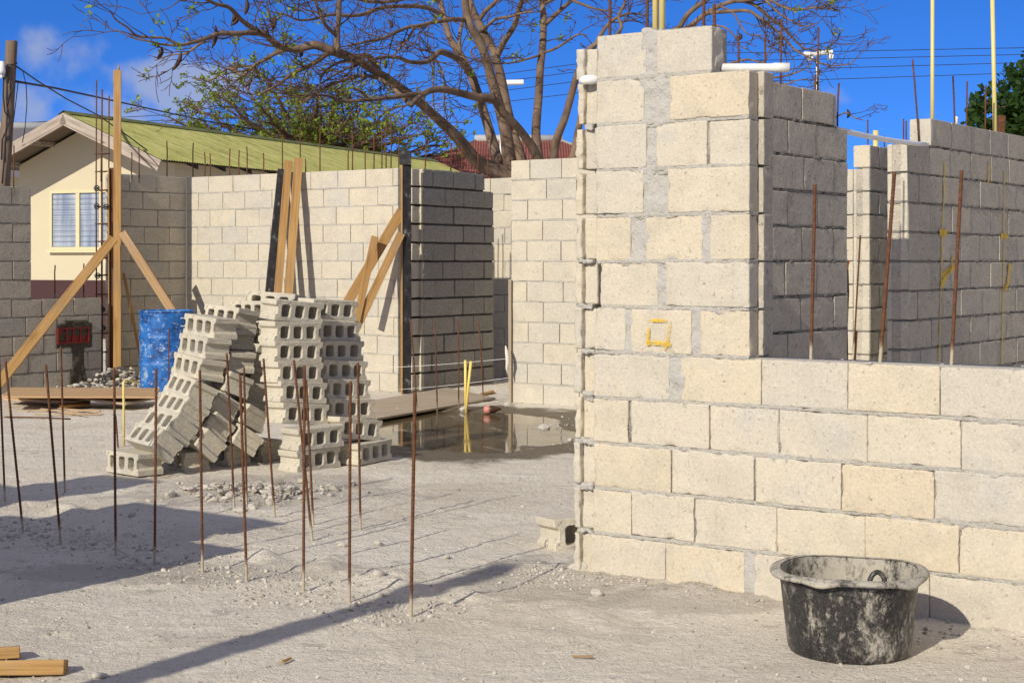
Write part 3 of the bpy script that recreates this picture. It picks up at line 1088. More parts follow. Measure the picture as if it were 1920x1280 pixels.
# left wall with window opening
ws, we = 8.6, w_at(191, -14.25)
wp = w_at(59, -14.25)
full = bond(we - ws, 0, 5, ws, jit=0.02)
upper = bond(wp - ws, 1.0, 6, ws, start=1, jit=0.02)
lw = make_wall('block_wall', 'shade-toned grey block wall at the left edge with a window opening over a red box', UW(-14.25, 0), W, U, full + upper,
               0.2, 0.05, 0.014, 0.009, (M_BLOCK_SHADE_GREY, M_MORTAR_D), amp=0.0013, chip=0.006, rough_m=0.005, mortar_in=0.004, mres=0.04)
m = MB()                                             # smear of fresh mortar under and round the box
for (a, c, zt, zb) in ((120, 163, 608, 600), (104, 172, 652, 606), (134, 157, 700, 650), (130, 160, 722, 690)):
    wa, wc = w_at(a, -14.25), w_at(c, -14.25)
    Ya = UW(-14.25, (wa + wc) / 2)[1]
    zl, zh = CH + (HY - zt) / F * Ya, CH + (HY - zb) / F * Ya
    m.rough(UW(-14.25, 0), W, -U, Zv, (wa, -0.012, min(zl, zh)), (wc, 0.02, max(zl, zh)), 0.02, 0.008, 0.008, 18, 0, int(a), ny=1)
m.build('mortar_smear', mortar_mat('mortar_wet', (0.10, 0.085, 0.062)), lw, origin=UW(-14.25, 0))
# electrical back box in that wall
c0, c1 = side_pt(109, 645, -14.25, 0.03), side_pt(168, 613, -14.25, 0.03)
m = MB()
wv = np.dot(c1 - c0, W)
hv = c1[2] - c0[2]
rb = empty('electrical_box', tuple(c0), 'red open electrical box set in the grey wall under the window opening', 'electrical box')
for lo, hi in (((0, 0, 0), (wv, .025, .015)), ((0, 0, hv - .015), (wv, .025, hv)), ((0, 0, .015), (.015, .025, hv - .015)), ((wv - .015, 0, .015), (wv, .025, hv - .015))):
    m.box((0, 0, 0), W, -U, Zv, lo, hi)
m.build('box_rim', M_REDBOX, rb, smooth=False)
m = MB()
m.box((0, 0, 0), W, -U, Zv, (.015, .019, .015), (wv - .015, .024, hv - .015))
for q in (.28, .5, .74):
    m.box((0, 0, 0), W, -U, Zv, (wv * q - .012, .006, .015), (wv * q + .012, .0185, hv - .015))
m.build('back_panel', M_REDBOX, rb, smooth=False)

# --- walls left of the picture whose shadows lie across the ground
WS = 2.5
segs = [(-5.40, -5.80, 1.6, 1), (-5.80, -6.20, 2.0, 2), (-6.20, -6.60, 2.0, 6), (-6.60, -7.0, 2.0, 3), (-7.0, -7.28, 1.6, 4), (-7.50, -8.10, 2.4, 5), (-8.10, -8.5, 2.0, 7)]
cs = []
for c in range(13):
    bl = []
    for (a, e, h, s) in segs:
        if h > c * .2 + 0.19:
            bl.append((e, a))
    if bl:
        cs.append((c * .2, c * .2 + .2, bl[::-1]))
cs = [(z0, z1, [q for q in bl]) for z0, z1, bl in cs]
lo_cs = [(z0, z1, [q for q in bl if q[0] > -7.4]) for z0, z1, bl in cs]
hi_cs = [(z0, z1, [q for q in bl if q[0] < -7.4]) for z0, z1, bl in cs]
lo_cs, hi_cs = [q for q in lo_cs if q[2]], [q for q in hi_cs if q[2]]
make_wall('block_wall', 'stepped unfinished block wall outside the left edge, casting the ground shadow', UW(0, WS), U, -W, lo_cs,
          0.2, 0.08, 0.012, 0.007, (M_BLOCK_FAR, M_MORTAR))
make_wall('block_pier', 'unfinished block pier farther outside the left edge', UW(0, WS), U, -W, hi_cs,
          0.2, 0.08, 0.012, 0.007, (M_BLOCK_FAR, M_MORTAR), cat='block pier')

# ------------------------------------------------------------------ loose concrete blocks
def rrect(cx, cz, w, h, r, n=3):
    out = []
    for (sx, sz, t0) in ((1, 1, 0), (-1, 1, 90), (-1, -1, 180), (1, -1, 270)):
        for k in range(n + 1):
            t = math.radians(t0 + 90.0 * k / n)
            out.append((cx + sx * (w / 2 - r) + r * math.cos(t), cz + sz * (h / 2 - r) + r * math.sin(t)))
    return out


def block_mesh(name, seed, L=0.395, T=0.142, D=0.192):
    """hollow block lying on its face shell: cores run front (-Y) to back, grooves at both ends"""
    rs = random.Random(seed)
    n, fl = 0.022, 0.036
    j = lambda a: a + rs.uniform(-0.003, 0.003)
    outer = [(-L / 2, -T / 2), (0, -T / 2 + rs.uniform(-.001, .001)), (L / 2, -T / 2), (L / 2 - j(.002), -T / 2 + fl), (L / 2 - n, -T / 2 + fl + 0.012), (L / 2 - n, T / 2 - fl - 0.012),
             (L / 2 - j(.002), T / 2 - fl), (L / 2, T / 2), (0, T / 2 + rs.uniform(-.001, .001)), (-L / 2, T / 2), (-L / 2 + j(.002), T / 2 - fl), (-L / 2 + n, T / 2 - fl - 0.012),
             (-L / 2 + n, -T / 2 + fl + 0.012), (-L / 2 + j(.002), -T / 2 + fl)]
    loops = [outer] + [rrect(cx + rs.uniform(-.003, .003), rs.uniform(-.002, .002), 0.070, 0.084, 0.017) for cx in (-0.109, 0, 0.109)]
    bm = bmesh.new()
    for lp in loops:
        vs = [bm.verts.new((x, -D / 2, z)) for x, z in lp]
        for a, c in zip(vs, vs[1:] + vs[:1]):
            bm.edges.new((a, c))
    bmesh.ops.triangle_fill(bm, use_beauty=True, use_dissolve=False, edges=bm.edges[:])
    ret = bmesh.ops.extrude_face_region(bm, geom=bm.faces[:])
    vs = [g for g in ret['geom'] if isinstance(g, bmesh.types.BMVert)]
    bmesh.ops.translate(bm, verts=vs, vec=(0, D, 0))
    bmesh.ops.recalc_face_normals(bm, faces=bm.faces[:])
    long_e = [e for e in bm.edges if e.is_manifold and e.calc_face_angle(0) > 0.9]
    bmesh.ops.bevel(bm, geom=long_e, offset=0.0035, segments=1, affect='EDGES', clamp_overlap=True)
    co = np.array([v.co[:] for v in bm.verts])
    nn = 0.0022 * np.stack([vnoise(co, 30, seed + q) for q in range(3)], 1) + 0.0012 * np.stack([vnoise(co, 90, seed + 7 + q) for q in range(3)], 1)
    for v, d in zip(bm.verts, nn):
        v.co += Vector(d)
    me = bpy.data.meshes.new(name)
    bm.to_mesh(me)
    bm.free()
    me.materials.append(M_PILE)
    return me


BLK = [block_mesh('concrete_block', 40 + i) for i in range(4)]


def loose(px, py, Y, yaw, pitch, roll, label, scale=1.0, group='loose concrete blocks in the slumped pile', drop=0.0):
    """px, py, Y: middle of the cored face that looks at us; yaw turns its right end nearer; pitch tips the face skyward"""
    o = bpy.data.objects.new('concrete_block', BLK[len([1 for x in bpy.data.objects if x.name.startswith('concrete_block')]) % 4])
    link(o)
    if 'shaded-end' in label or 'wedged' in label:
        yaw, roll, pitch = yaw + random.uniform(-8, 8), roll + random.uniform(-4, 4), pitch + random.uniform(-6, 6)
        px, Y = px + random.uniform(-4, 4), Y + random.uniform(-0.04, 0.04)
    elif Y > 9:
        yaw, roll = yaw + random.uniform(-3, 3), roll + random.uniform(-1.8, 1.8)
    R = Matrix.Rotation(math.radians(-yaw), 4, 'Z') @ Matrix.Rotation(math.radians(-pitch), 4, 'X') @ Matrix.Rotation(math.radians(roll), 4, 'Y')
    c = Vector(P(px, py, Y)) + (R @ Vector((0, 0.096 * scale, 0)))
    o.matrix_world = Matrix.Translation(c) @ R @ Matrix.Scale(scale, 4)
    return tag(o, label, 'concrete block', group, 'thing')


ORD = ['top', 'second from top', 'third from top', 'fourth from top', 'fifth from top', 'sixth from top', 'seventh from top', 'eighth from top']
col1 = [(373, 611, 11.02, 49, 4, 3), (360, 648, 10.97, 49, 6, 3), (349, 685, 10.92, 49, 9, 4), (336, 721, 10.80, 49, 26, 4), (320, 754, 10.70, 49, 34, 4),
        (297, 785, 10.56, 49, 38, 3), (269, 813, 10.42, 47, 40, 3)]
for i, q in enumerate(col1):
    loose(*q, f'bright three-hole block, {ORD[i]} of the leftmost toppling column beside the blue drum')
loose(228, 868, 10.42, 46, 0, 0, 'three-hole block flat on the ground at the left foot of the pile')
loose(319, 862, 10.72, 50, 0, 0, 'block on the ground showing its grooved end, second from left at the pile foot')
col2 = [(414, 592, 11.22, 50, 6, 2), (410, 633, 11.20, 50, 8, 3), (408, 671, 11.16, 51, 10, 3), (400, 707, 11.08, 51, 24, 4), (384, 741, 10.96, 51, 32, 4),
        (370, 779, 10.86, 51, 36, 4), (352, 811, 10.72, 51, 40, 4)]
for i, q in enumerate(col2):
    loose(*q, f'shaded-end block, {ORD[i]} of the column leaning behind the leftmost one')
loose(395, 850, 11.0, 40, 0, 0, 'shaded block lying on the ground under the second leaning column')
loose(455, 843, 11.25, 36, 0, 0, 'shaded block lying on the ground left of the bright two-block base')
col2b = [(462, 582, 11.42, 46, 3, -3), (459, 624, 11.38, 50, 6, 2), (456, 663, 11.34, 52, 10, 3), (450, 699, 11.28, 52, 16, 4), (442, 733, 11.20, 52, 26, 4), (434, 769, 11.10, 52, 32, 4), (430, 805, 11.0, 52, 36, 4)]
for i, q in enumerate(col2b):
    loose(*q, f'wedged block, {ORD[i]} of the middle column left of the big stack')
col3 = [(562, 585, 10.95, -43, -3, 5), (559, 623, 10.93, -43, 0, 3), (560, 660, 10.91, -43, 0, 2), (564, 699, 10.88, -43, 1, 3), (570, 736, 10.85, -43, 1, 5),
        (574, 776, 10.82, -43, 2, 6), (603, 821, 10.70, -44, 0, 0), (598.6, 861, 10.70, -46, 0, 0)]
for i, q in enumerate(col3):
    loose(*q, (f'pale three-hole block, {ORD[i]} of the big leaning stack facing right' if i < 6 else
               ('upper' if i == 6 else 'lower') + ' of the two straight base blocks under the big leaning stack'))
col4 = [(629, 582, 11.34, -43, -3, 5), (637, 621, 11.36, -43, 0, 3), (642, 658, 11.34, -43, 0, 3), (649, 695, 11.30, -43, 1, 3), (655, 730, 11.26, -43, 1, 4), (661, 766, 11.22, -43, 2, 5), (676, 804, 11.0, -46, 2, 7)]
for i, q in enumerate(col4):
    loose(*q, f'shaded three-hole block, {ORD[i]} of the rightmost column of the pile')
loose(705, 847, 11.02, -60, 0, 0, 'block on the ground at the right foot of the pile, beside the puddle')
loose(505, 566, 11.55, 20, 8, 4, 'block lying crosswise on the very top of the pile at the back')
loose(1116, 997, 7.80, -24, 3, -2, 'single grey block tilted on the ground behind the left end of the near wall', 1.12, group='loose block away from the pile')

# ------------------------------------------------------------------ planks and boards
def plank(name, label, cat, p0, p1, w, t, mat, face=(0, -1, 0), group=None, mats=None):
    """a board from p0 to p1, w wide, t thick, its broad side turned towards `face`; local X runs along the grain"""
    p0, p1 = Vector(p0), Vector(p1)
    d = (p1 - p0)
    L = d.length
    ex = d.normalized()
    n = Vector(face)
    n = (n - ex * n.dot(ex)).normalized()
    s = n.cross(ex)
    m = MB()
    m.rough(np.zeros(3), np.array([1., 0, 0]), np.array([0, 1., 0]), Zv, (0, -w / 2, -t / 2), (L, w / 2, t / 2), 0.12, 0.004, 0.0015, 5, 0, int(abs(p0.x * 1000)) % 997, ny=1)
    o = m.build(name, mat, smooth=False)
    M = Matrix(((ex.x, s.x, n.x), (ex.y, s.y, n.y), (ex.z, s.z, n.z))).to_4x4()
    o.matrix_world = Matrix.Translation(p0) @ M
    if label:
        tag(o, label, cat, group, 'thing')
    return o


# column form at the end of the shaded return wall: post, dark panel, braces
YP = 18.02
tp = P(220, 132, YP)
bt = np.array([tp[0], YP, 0.0])
plank('form_post', 'tall upright yellow timber post with splintered tip at the column form', 'timber post', bt, tp, 0.084, 0.045, M_WOOD, (0.15, -1, 0))
m = MB()
m.tube([P(222, 133, YP - 0.001), P(222.5, 128, YP), P(223, 121, YP)], [0.016, 0.012, 0.002], 5)
m.build('splinter', M_WOOD, bpy.data.objects['form_post']).matrix_parent_inverse = bpy.data.objects['form_post'].matrix_world.inverted()
a, c = P(209.5, 315, YP + 0.06), P(209.5, 700, YP + 0.06)
plank('formwork_sheet', 'dark brown formwork sheet standing upright behind the tall timber post', 'formwork sheet', np.array([a[0], a[1], 0]), a, 0.062, 0.03, M_WOOD_D, (-0.2, -1, 0))
a = P(204.4, 315, YP + 0.03)
plank('form_batten', 'thin orange batten on the left edge of the dark form panel', 'batten', np.array([a[0], a[1], 0]), a, 0.012, 0.04, M_WOOD, (0, -1, 0))
plank('brace', 'long timber brace slanting down left from the post to the ground', 'timber brace', P(-6, 724, 16.45), P(213, 447, 17.86), 0.105, 0.045, M_WOOD, (0.3, -1, 0.4))
plank('brace', 'pale timber brace slanting down right from the post behind the blue drum', 'timber brace', P(348, 622, YP + 0.1), P(229, 435, YP - 0.06), 0.095, 0.045, M_PLY, (-0.3, -1, 0.3))
plank('brace', 'thin narrow stake between the tall post and the blue drum', 'timber brace', P(268, 690, YP + 0.1), P(232, 512, YP + 0.12), 0.035, 0.03, M_WOOD, (0, -1, 0))
# boards leaning against the lit wall
def on_wall(px, py, lift):
    w = WB - lift
    p = UW(u_at(px, w), w)
    return np.array([p[0], p[1], CH + (HY - py) / F * p[1]])


for i, (x0, y0, x1, y1, wd, mt, lb) in enumerate((
        (487, 690, 529, 318, 0.10, M_TAR, 'black tarred board, leftmost of the three leaning on the lit wall'),
        (506, 690, 541, 302, 0.085, M_WOOD, 'yellow timber with a pointed top, middle of the three boards leaning on the lit wall'),
        (527, 690, 560, 297, 0.095, M_WOOD, 'knotty yellow timber, rightmost of the three boards leaning on the lit wall'))):
    f0 = on_wall(x0, y0, 0.70)
    f0[2] = 0.02
    plank('leaning_board', lb, 'board', f0, on_wall(x1, y1, 0.05), wd, 0.045, mt, (0.25, -1, 0.2), 'boards leaning on the lit wall')
# thin orange edge of the black board
plank('batten', 'thin brown batten along the left side of the black leaning board', 'batten', on_wall(484, 700, .70) * np.array([1, 1, 0]) + np.array([0, 0, .02]), on_wall(527.5, 316, 0.05), 0.014, 0.05, M_WOOD, (0.25, -1, 0.2))
# right column form: tarred board, batten and braces
YB = 16.86
a = P(762, 284, YB)
plank('form_board', 'tall black tarred form board standing at the corner of the dark wall', 'form board', np.array([a[0], a[1], 0]), a, 0.10, 0.03, M_TAR, (0.2, -1, 0))
a, c = P(761, 283, YB - 0.02), P(761, 309, YB - 0.02)
plank('form_cleat', 'short black cleat nailed across the head of the tarred form board', 'cleat', P(749, 296, YB - 0.02), P(771, 296, YB - 0.02), 0.15, 0.035, M_TAR, (0, -1, 0))
a = P(753.5, 300, YB - 0.01)
plank('form_batten', 'thin orange batten along the left edge of the tarred form board', 'batten', np.array([a[0], a[1], 0]), a, 0.020, 0.045, M_WOOD, (0, -1, 0))
plank('brace', 'wide yellow brace, upper of those propping the tarred form board', 'timber brace', P(652, 566, YB - 0.12), P(753, 396, YB + 0.04), 0.105, 0.04, M_WOOD, (0.3, -1, 0.2))
plank('brace', 'long yellow brace reaching lowest down left of the tarred form board', 'timber brace', P(656, 640, YB - 0.55), P(752, 438, YB - 0.03), 0.085, 0.045, M_WOOD, (0.3, -1, 0.25))
plank('brace', 'short timber offcut standing steeply against the braces of the tarred board', 'timber brace', P(668, 603, YB - 0.5), P(703, 444, YB - 0.14), 0.075, 0.045, M_WOOD, (0.3, -1, 0.1))
# thin board on the end of the sunlit middle wall, with a knotted rag
a = P(956, 520, 15.80)
plank('edge_board', 'thin pale board standing on the left end of the sunlit middle wall', 'board', np.array([a[0], a[1], 0.0]), P(956, 524, 15.80), 0.03, 0.03, M_PLYG, (0, -1, 0))
m = MB()
m.tube([P(948, 648, 15.7), P(950, 660, 15.68), P(952, 676, 15.68), P(950, 690, 15.69), P(953, 705, 15.7)], [0.006, 0.018, 0.022, 0.013, 0.005], 7)
tag(m.build('rag', M_RAG), 'white rag knotted on the thin board left of the middle wall', 'rag', kind='thing')
for (x0, y0, x1, y1, lb) in ((700, 690, 953, 672, 'upper builder string stretched above the puddle'), (748, 730, 953, 708, 'lower builder string stretched above the plywood sheet')):
    m = MB()
    A, B_ = P(x0, y0, 16.75), P(x1, y1, 15.75)
    m.tube([A + (B_ - A) * t + np.array([0, 0, -0.012 * math.sin(math.pi * t)]) for t in np.linspace(0, 1, 9)], 0.0022, 5)
    tag(m.build('builder_string', M_STRING), lb, 'string', 'builder strings', 'thing')


def sheet(name, label, corners, t, mat, cat='plywood sheet', group=None):
    """a flat board given by its four upper corners"""
    c = [np.asarray(q, float) for q in corners]
    m = MB()
    V = c + [q - np.array([0, 0, t]) for q in c]
    m.add(V, [(0, 1, 2, 3), (7, 6, 5, 4), (0, 4, 5, 1), (1, 5, 6, 2), (2, 6, 7, 3), (3, 7, 4, 0)])
    o = m.build(name, mat, smooth=False, origin=c[0])
    return tag(o, label, cat, group, 'thing')


def GP(px, py, z):
    return G(px, py, z)


sheet('plywood_sheet', 'dusty plywood sheet lying between the puddle and the dark wall', [GP(687, 752, .05), GP(707, 784, .03), GP(929, 745, .03), GP(838, 726, .05)], 0.018, M_PLYG)
m = MB()
m.rough(G(700, 770) + np.array([0.05, 0.2, 0]), U, W, Zv, (0, 0, 0.0), (0.1, 1.2, 0.03), 0.1, 0.004, 0.001)
tag(m.build('plank', M_WOOD_D), 'dark batten under the dusty plywood sheet', 'plank', kind='thing')
sheet('plank', 'short wood offcut at the right end of the dusty plywood sheet', [GP(900, 737, .03), GP(902, 740, .03), GP(927, 734, .03), GP(925, 731, .03)], 0.02, M_WOOD, 'plank')
sheet('plywood_sheet', 'large brown plywood sheet on top of the stack left of the pile', [GP(4, 742, .15), GP(292, 743, .14), GP(300, 727, .16), GP(20, 726, .17)], 0.018, M_PLY, group='boards stacked on the ground at left')
sheet('plywood_sheet', 'smaller greyish plywood sheet poking out under the large one', [GP(140, 744, .10), GP(236, 756, .08), GP(296, 744, .10), GP(240, 735, .12)], 0.018, M_PLYG, group='boards stacked on the ground at left')
sheet('plywood_sheet', 'thin brown sheet jutting out left below the large plywood sheet', [GP(6, 746, .075), GP(140, 752, .07), GP(180, 743, .075), GP(40, 738, .08)], 0.02, M_PLY, group='boards stacked on the ground at left')
sheet('plank', 'short yellow board lying lowest under the plywood stack', [GP(110, 754, .05), GP(112, 760, .05), GP(168, 757, .045), GP(170, 750, .045)], 0.025, M_WOOD, 'plank')
m = MB()
for (u0, v0, u1, v1) in ((20, 752, 300, 748), (40, 748, 290, 744)):
    m.rough(GP(u0, v0 + 4, 0), np.array([1., 0, 0]), np.array([0, 1., 0]), Zv, (0, 0.25, 0), (1.25, 0.33, 0.055), 0.2, 0.004, 0.001)
tag(m.build('bearer', M_WOOD_D), 'dark bearers under the plywood stack', 'plank', kind='thing')
for i, (x0, y0, x1, y1) in enumerate(((48, 769, 183, 773), (66, 777, 190, 776), (78, 766, 160, 778), (110, 765, 188, 771))):
    plank('lath', ('thin brown lath on the ground before the plywood stack, ' + ('topmost', 'nearest to the camera', 'farthest left', 'farthest right')[i] + ' of four'), 'lath', GP(x0, y0, .015 + .008 * i), GP(x1, y1, .012 + .008 * i), 0.03, 0.008, M_PLY, (0, 0, 1), 'thin laths on the ground')
# offcuts in the near left corner
plank('timber_offcut', 'yellow square timber lying in the near left corner, cut end to the right', 'timber', GP(-60, 1252, .035), GP(124, 1250, .03), 0.085, 0.05, M_WOOD, (0, 0.25, 1), 'timber offcuts at the near left')
plank('timber_offcut', 'short timber offcut lying behind the yellow square timber', 'timber', GP(-70, 1228, .03), GP(38, 1221, .03), 0.085, 0.042, M_WOOD, (0, 0.2, 1), 'timber offcuts at the near left')

# a tall form post left of the picture: the long stripe of shade across the foreground comes from it
ptip = np.array([-0.012, 7.30, 0.0])
hgt = 3.3
pb = ptip - np.array([lx, ly, 0]) * hgt / math.tan(math.radians(SUN_EL))
plank('form_post', 'broad upright timber post outside the left edge, casting the long stripe of shade', 'timber post', pb, pb + np.array([0, 0, hgt]), 0.16, 0.05, M_WOOD, (-0.3, -1, 0))

# ------------------------------------------------------------------ rebars
def rebar_unit(n=7):
    m = MB()
    k = 110
    pts = [np.array([0, 0, i / (k - 1)]) for i in range(k)]
    m.tube(pts, [0.0058 + (0.0011 if i % 2 else 0) for i in range(k)], n)
    o = m.build('rebar', M_RUST)
    me = o.data
    bpy.data.objects.remove(o)
    return me


def rebar_plain(n=6):
    m = MB()
    m.tube([np.array([0, 0, 0.]), np.array([0.004, 0.003, 0.4]), np.array([-0.003, 0.004, 0.75]), np.array([0, 0, 1.])], 0.0072, n)
    o = m.build('rebar', M_RUST)
    me = o.data
    bpy.data.objects.remove(o)
    return me


RB_N, RB_F = rebar_unit(), rebar_plain()


def rebar(p0, p1, label, group, near=True, rad=1.0):
    o = link(bpy.data.objects.new('rebar', RB_N if near else RB_F))
    p0, p1 = Vector(p0), Vector(p1)
    d = p1 - p0
    o.location = p0
    o.rotation_mode = 'QUATERNION'
    o.rotation_quaternion = d.to_track_quat('Z', 'Y')
    o.scale = (rad, rad, d.length)
    return tag(o, label, 'rebar', group, 'thing')


def upright(xb, yb, xt, yt, dy=0.0):
    b0 = G(xb, yb)
    b0[2] = -0.03
    return b0, P(xt, yt, b0[1] + dy)


EW = ['leftmost', 'second from left', 'third from left', 'fourth from left', 'fifth from left', 'sixth from left', 'seventh from left', 'eighth from left', 'ninth from left', 'tenth from left']
front = [(45, 1003, 10, 677), (115, 1022, 86, 684), (217, 1047, 214, 689), (290, 1062, 293, 692), (380, 1076, 374.5, 694), (463, 1093, 450, 702), (569, 1112, 571, 685), (655, 1132, 657, 715)]
for i, (xb, yb, xt, yt) in enumerate(front):
    rebar(*upright(xb, yb, xt, yt), f'rusty upright rebar, {EW[i]} in the front row across the foreground', 'front row of rebars')
rebar(*upright(770, 1160, 778, 735), 'thick rusty rebar nearest to the camera, at the right end of the front row', 'front row of rebars', rad=1.12)
backrow = [(10, 946, -3, 640), (122, 925, 114, 650), (440, 958, 425, 662), (463, 950, 457.5, 689), (516, 972, 494, 672), (587, 1017, 551, 675), (588, 986, 574, 712), (676, 998, 671, 680)]
for i, (xb, yb, xt, yt) in enumerate(backrow):
    rebar(*upright(xb, yb, xt, yt), f'thin rusty rebar, {EW[i]} in the second row in front of the block pile', 'second row of rebars')
rebar(*upright(222, 841, 217, 779), 'short rusty rebar stub at the left of the pile by the yellow conduit', 'rebar stubs')
rebar(*upright(315, 770, 317, 618), 'rusty rebar standing in front of the blue drum', 'rebar stubs')
for i, (xb, yb, xt, yt) in enumerate(((783, 771, 769, 600), (820, 772, 815, 602), (860, 767, 859, 599), (907, 754, 897, 602))):
    rebar(*upright(xb, yb, xt, yt), f'thin rusty rebar, {EW[i]} of four standing along the far edge of the puddle', 'rebars by the puddle', False)
rebar(G(-10, 781, .015), G(132, 785, .015), 'rusty rebar lying flat on the ground at left, in front of the laths', 'lying rebars', False)

# on the low near wall
for (xb, yb, xt, yt, r, lb) in ((1520, 682, 1528, 346, 1.15, 'rusty rebar, first right of the pier on the low near wall'),
                                (1649, 686, 1677, 322, 1.25, 'thick rusty rebar leaning right, second from the pier on the low near wall'),
                                (1783, 694, 1803, 320, 1.15, 'rusty rebar, farthest from the pier on the low near wall')):
    w = W0 + 0.10
    p = UW(u_at(xb, w), w)
    p[2] = 0.96
    rebar(p, P(xt, yt, p[1]), lb, 'rebars on the low near wall', True, r)
YN = 13.3
rebar(P(1600, 672, YN), P(1613, 441, YN), 'thin dark rebar in front of the narrow sunlit pier', 'rebars at the doorway', True, 1.2)
rebar(P(1602, 690, YN + .02), P(1606, 620, YN + .02), 'short rusty rebar tied beside the thin one at the narrow pier', 'rebars at the doorway', True, 1.6)
rebar(P(1588, 690, 9.75), P(1588, 500, 9.75), 'dark rebar at the far end of the shaded wall with an orange cap', 'rebars at the doorway', False, 1.3)
m = MB()
m.lathe(P(1588, 497, 9.75), [(0.0, .028), (.016, .028), (.019, .02), (.012, .0), (.009, -.03), (0, -.03)], 14)
capb = [o for o in bpy.data.objects if o.get('label', '').startswith('dark rebar at the far end')][0]
co_ = m.build('rebar_cap', M_ORANGE)
bpy.context.view_layer.update()
co_.parent = capb
co_.matrix_parent_inverse = capb.matrix_world.inverted()
co_['label'] = 'orange plastic cap'


def top_bar(px, yt, Y, zb, lb, grp, dx=0.0, r=1.0):
    a = P(px, 400, Y)
    a[2] = zb
    rebar(a, P(px + dx, yt, Y), lb, grp, False, r)


# tops of walls: near pier
for (px, yt, w, z, lb) in ((1143, -20, 6.10, 2.38, 'rusty rebar above the pier top, left of the yellow conduits'), (1213, -20, 6.06, 2.38, 'greyish rebar right beside the yellow conduits on the pier'),
                           (1319, -25, 6.12, 2.38, 'rusty rebar above the pier top, first right of the yellow conduits'), (1342, 8, 6.02, 2.2, 'rusty rebar at the broken end of the pier top course')):
    p = UW(u_at(px, w), w)
    a = p.copy()
    a[2] = z - 0.1
    rebar(a, P(px + (1 if px != 1342 else -3), yt, p[1]), lb, 'rebars on the pier top', True, 1.1)
# shaded wall behind the pier
for (px, yt, dx, lb) in ((1384, 68, 0, 'rusty rebar over the shaded wall, directly above the middle of the white pipe'), (1434, 69, 0, 'rusty rebar over the shaded wall, behind the belled end of the white pipe'),
                         (1465, 38, 0.5, 'tall rusty rebar over the shaded wall, just left of the pipe mouth'), (1529, 140, 0.5, 'short rusty rebar beside the white floodlight pole'),
                         (1534, 52, 1, 'tall rusty rebar in line with the white floodlight pole'), (1570, 156, 3, 'rusty rebar on the far end of the shaded wall')):
    w = w_at(px, UR - 0.1)
    w = min(max(w, wA + 0.06), wB - 0.03)
    Y = UW(UR - 0.1, w)[1]
    top_bar(px, yt, Y, 2.15, lb, 'rebars on the shaded wall', dx, 0.85)
# long wall and things behind it
for (px, yt, dx, lb) in ((1725, 112, -14, 'leaning rusty rebar at the stepped end of the long grey wall'), (1791, 143, -4, 'rusty rebar on the long wall, right of the first yellow conduit'),
                         (1813, 153, 0.5, 'rusty rebar on the long wall, midway between the two yellow conduits'), (1848, 160, 0.5, 'rusty rebar on the long wall, just left of the second yellow conduit')):
    w = w_at(px, UL - 0.07)
    Y = UW(UL - 0.07, w)[1]
    top_bar(px, yt, Y, 2.1, lb, 'rebars on the long wall', dx, 0.9)
for (px, yt, lb) in ((1627, 225, 'thin rebar far behind the doorway, nearest the shaded wall'), (1658, 255, 'thin rebar far behind the doorway under the white conduit'), (1694, 223, 'thin rebar far behind, first left of the stepped wall end'),
                     (1699, 227, 'thin rebar far behind, touching the stepped wall end')):
    top_bar(px, yt, 15.2, 0.0, lb, 'thin rebars far behind the doorway')
m = MB()
pp = P(1877, 262, 13.4)
m.rough(pp, np.array([1., 0, 0]), np.array([0, 1., 0]), Zv, (-.03, -.03, -.3), (.03, .03, .2), 0.05, 0.008, 0.006, 12)
tag(m.build('rusty_stub', M_RUST), 'thick rusty stub on the long wall beside the second yellow conduit', 'steel stub', kind='thing')
# back walls
NTH = 'first second third fourth fifth sixth seventh eighth ninth tenth eleventh twelfth thirteenth fourteenth fifteenth sixteenth seventeenth eighteenth nineteenth twentieth'.split()
bw = [(313, 264), (362, 268), (384, 286), (394, 288), (431, 279), (448, 282), (463, 275), (494, 287), (530, 252), (563, 240), (573, 298), (600, 235), (653, 282), (660.7, 246), (685, 276), (701, 251), (716, 245), (724, 228), (733, 217), (748, 255)]
for i, (px, yt) in enumerate(bw):
    w = WB + 0.1
    p = UW(u_at(px if px > 345 else 346, w), w)
    if px < 345:
        p = UW(-14.4, w_at(px, -14.4))
    top_bar(px, yt, p[1], 2.3, f'thin rusty rebar on top of the long lit wall, {NTH[i]} counting from the left', 'rebars on the long lit wall', random.uniform(-1, 1))
top_bar(261, 276, UW(-14.4, 12.3)[1], 2.3, 'thin rusty rebar on the shaded return wall, in front of the fascia', 'rebars on the return wall', -1)
top_bar(247, 286, UW(-14.4, 12.2)[1], 2.3, 'short thin rebar on the shaded return wall, nearest the tall post', 'rebars on the return wall', 0)
for (px, yt, Y, lb) in ((798, 264, 17.4, 'thin rebar over the dark wall, left of the two there'), (846, 268, 17.8, 'thin rebar over the dark wall, right of the two there')):
    top_bar(px, yt, Y, 2.2, lb, 'rebars on the dark wall')
for (px, yt, wd_) in ((866, 273, 'left'), (896, 282, 'middle'), (914, 299, 'right')):
    top_bar(px, yt, 19.4, 2.2, f'thin rebar above the far wall before the bare tree trunks, {wd_} of three', 'rebars on the far strip of wall')
top_bar(26, 273, 16.9, 2.1, 'thin rusty rebar on the left-edge wall beside the utility pole', 'rebars on the left-edge wall')
for (px, yt, zb) in ((103, 497, 1.0), (157, 494, 1.0)):
    top_bar(px, yt, w_at(px, -14.35) * W[1] + 14.35 * math.sin(ALPHA), zb, 'short rebar standing on the sill of the window opening, ' + ('left' if px < 130 else 'right') + ' of two', 'rebars on the opening sill', 0.5)

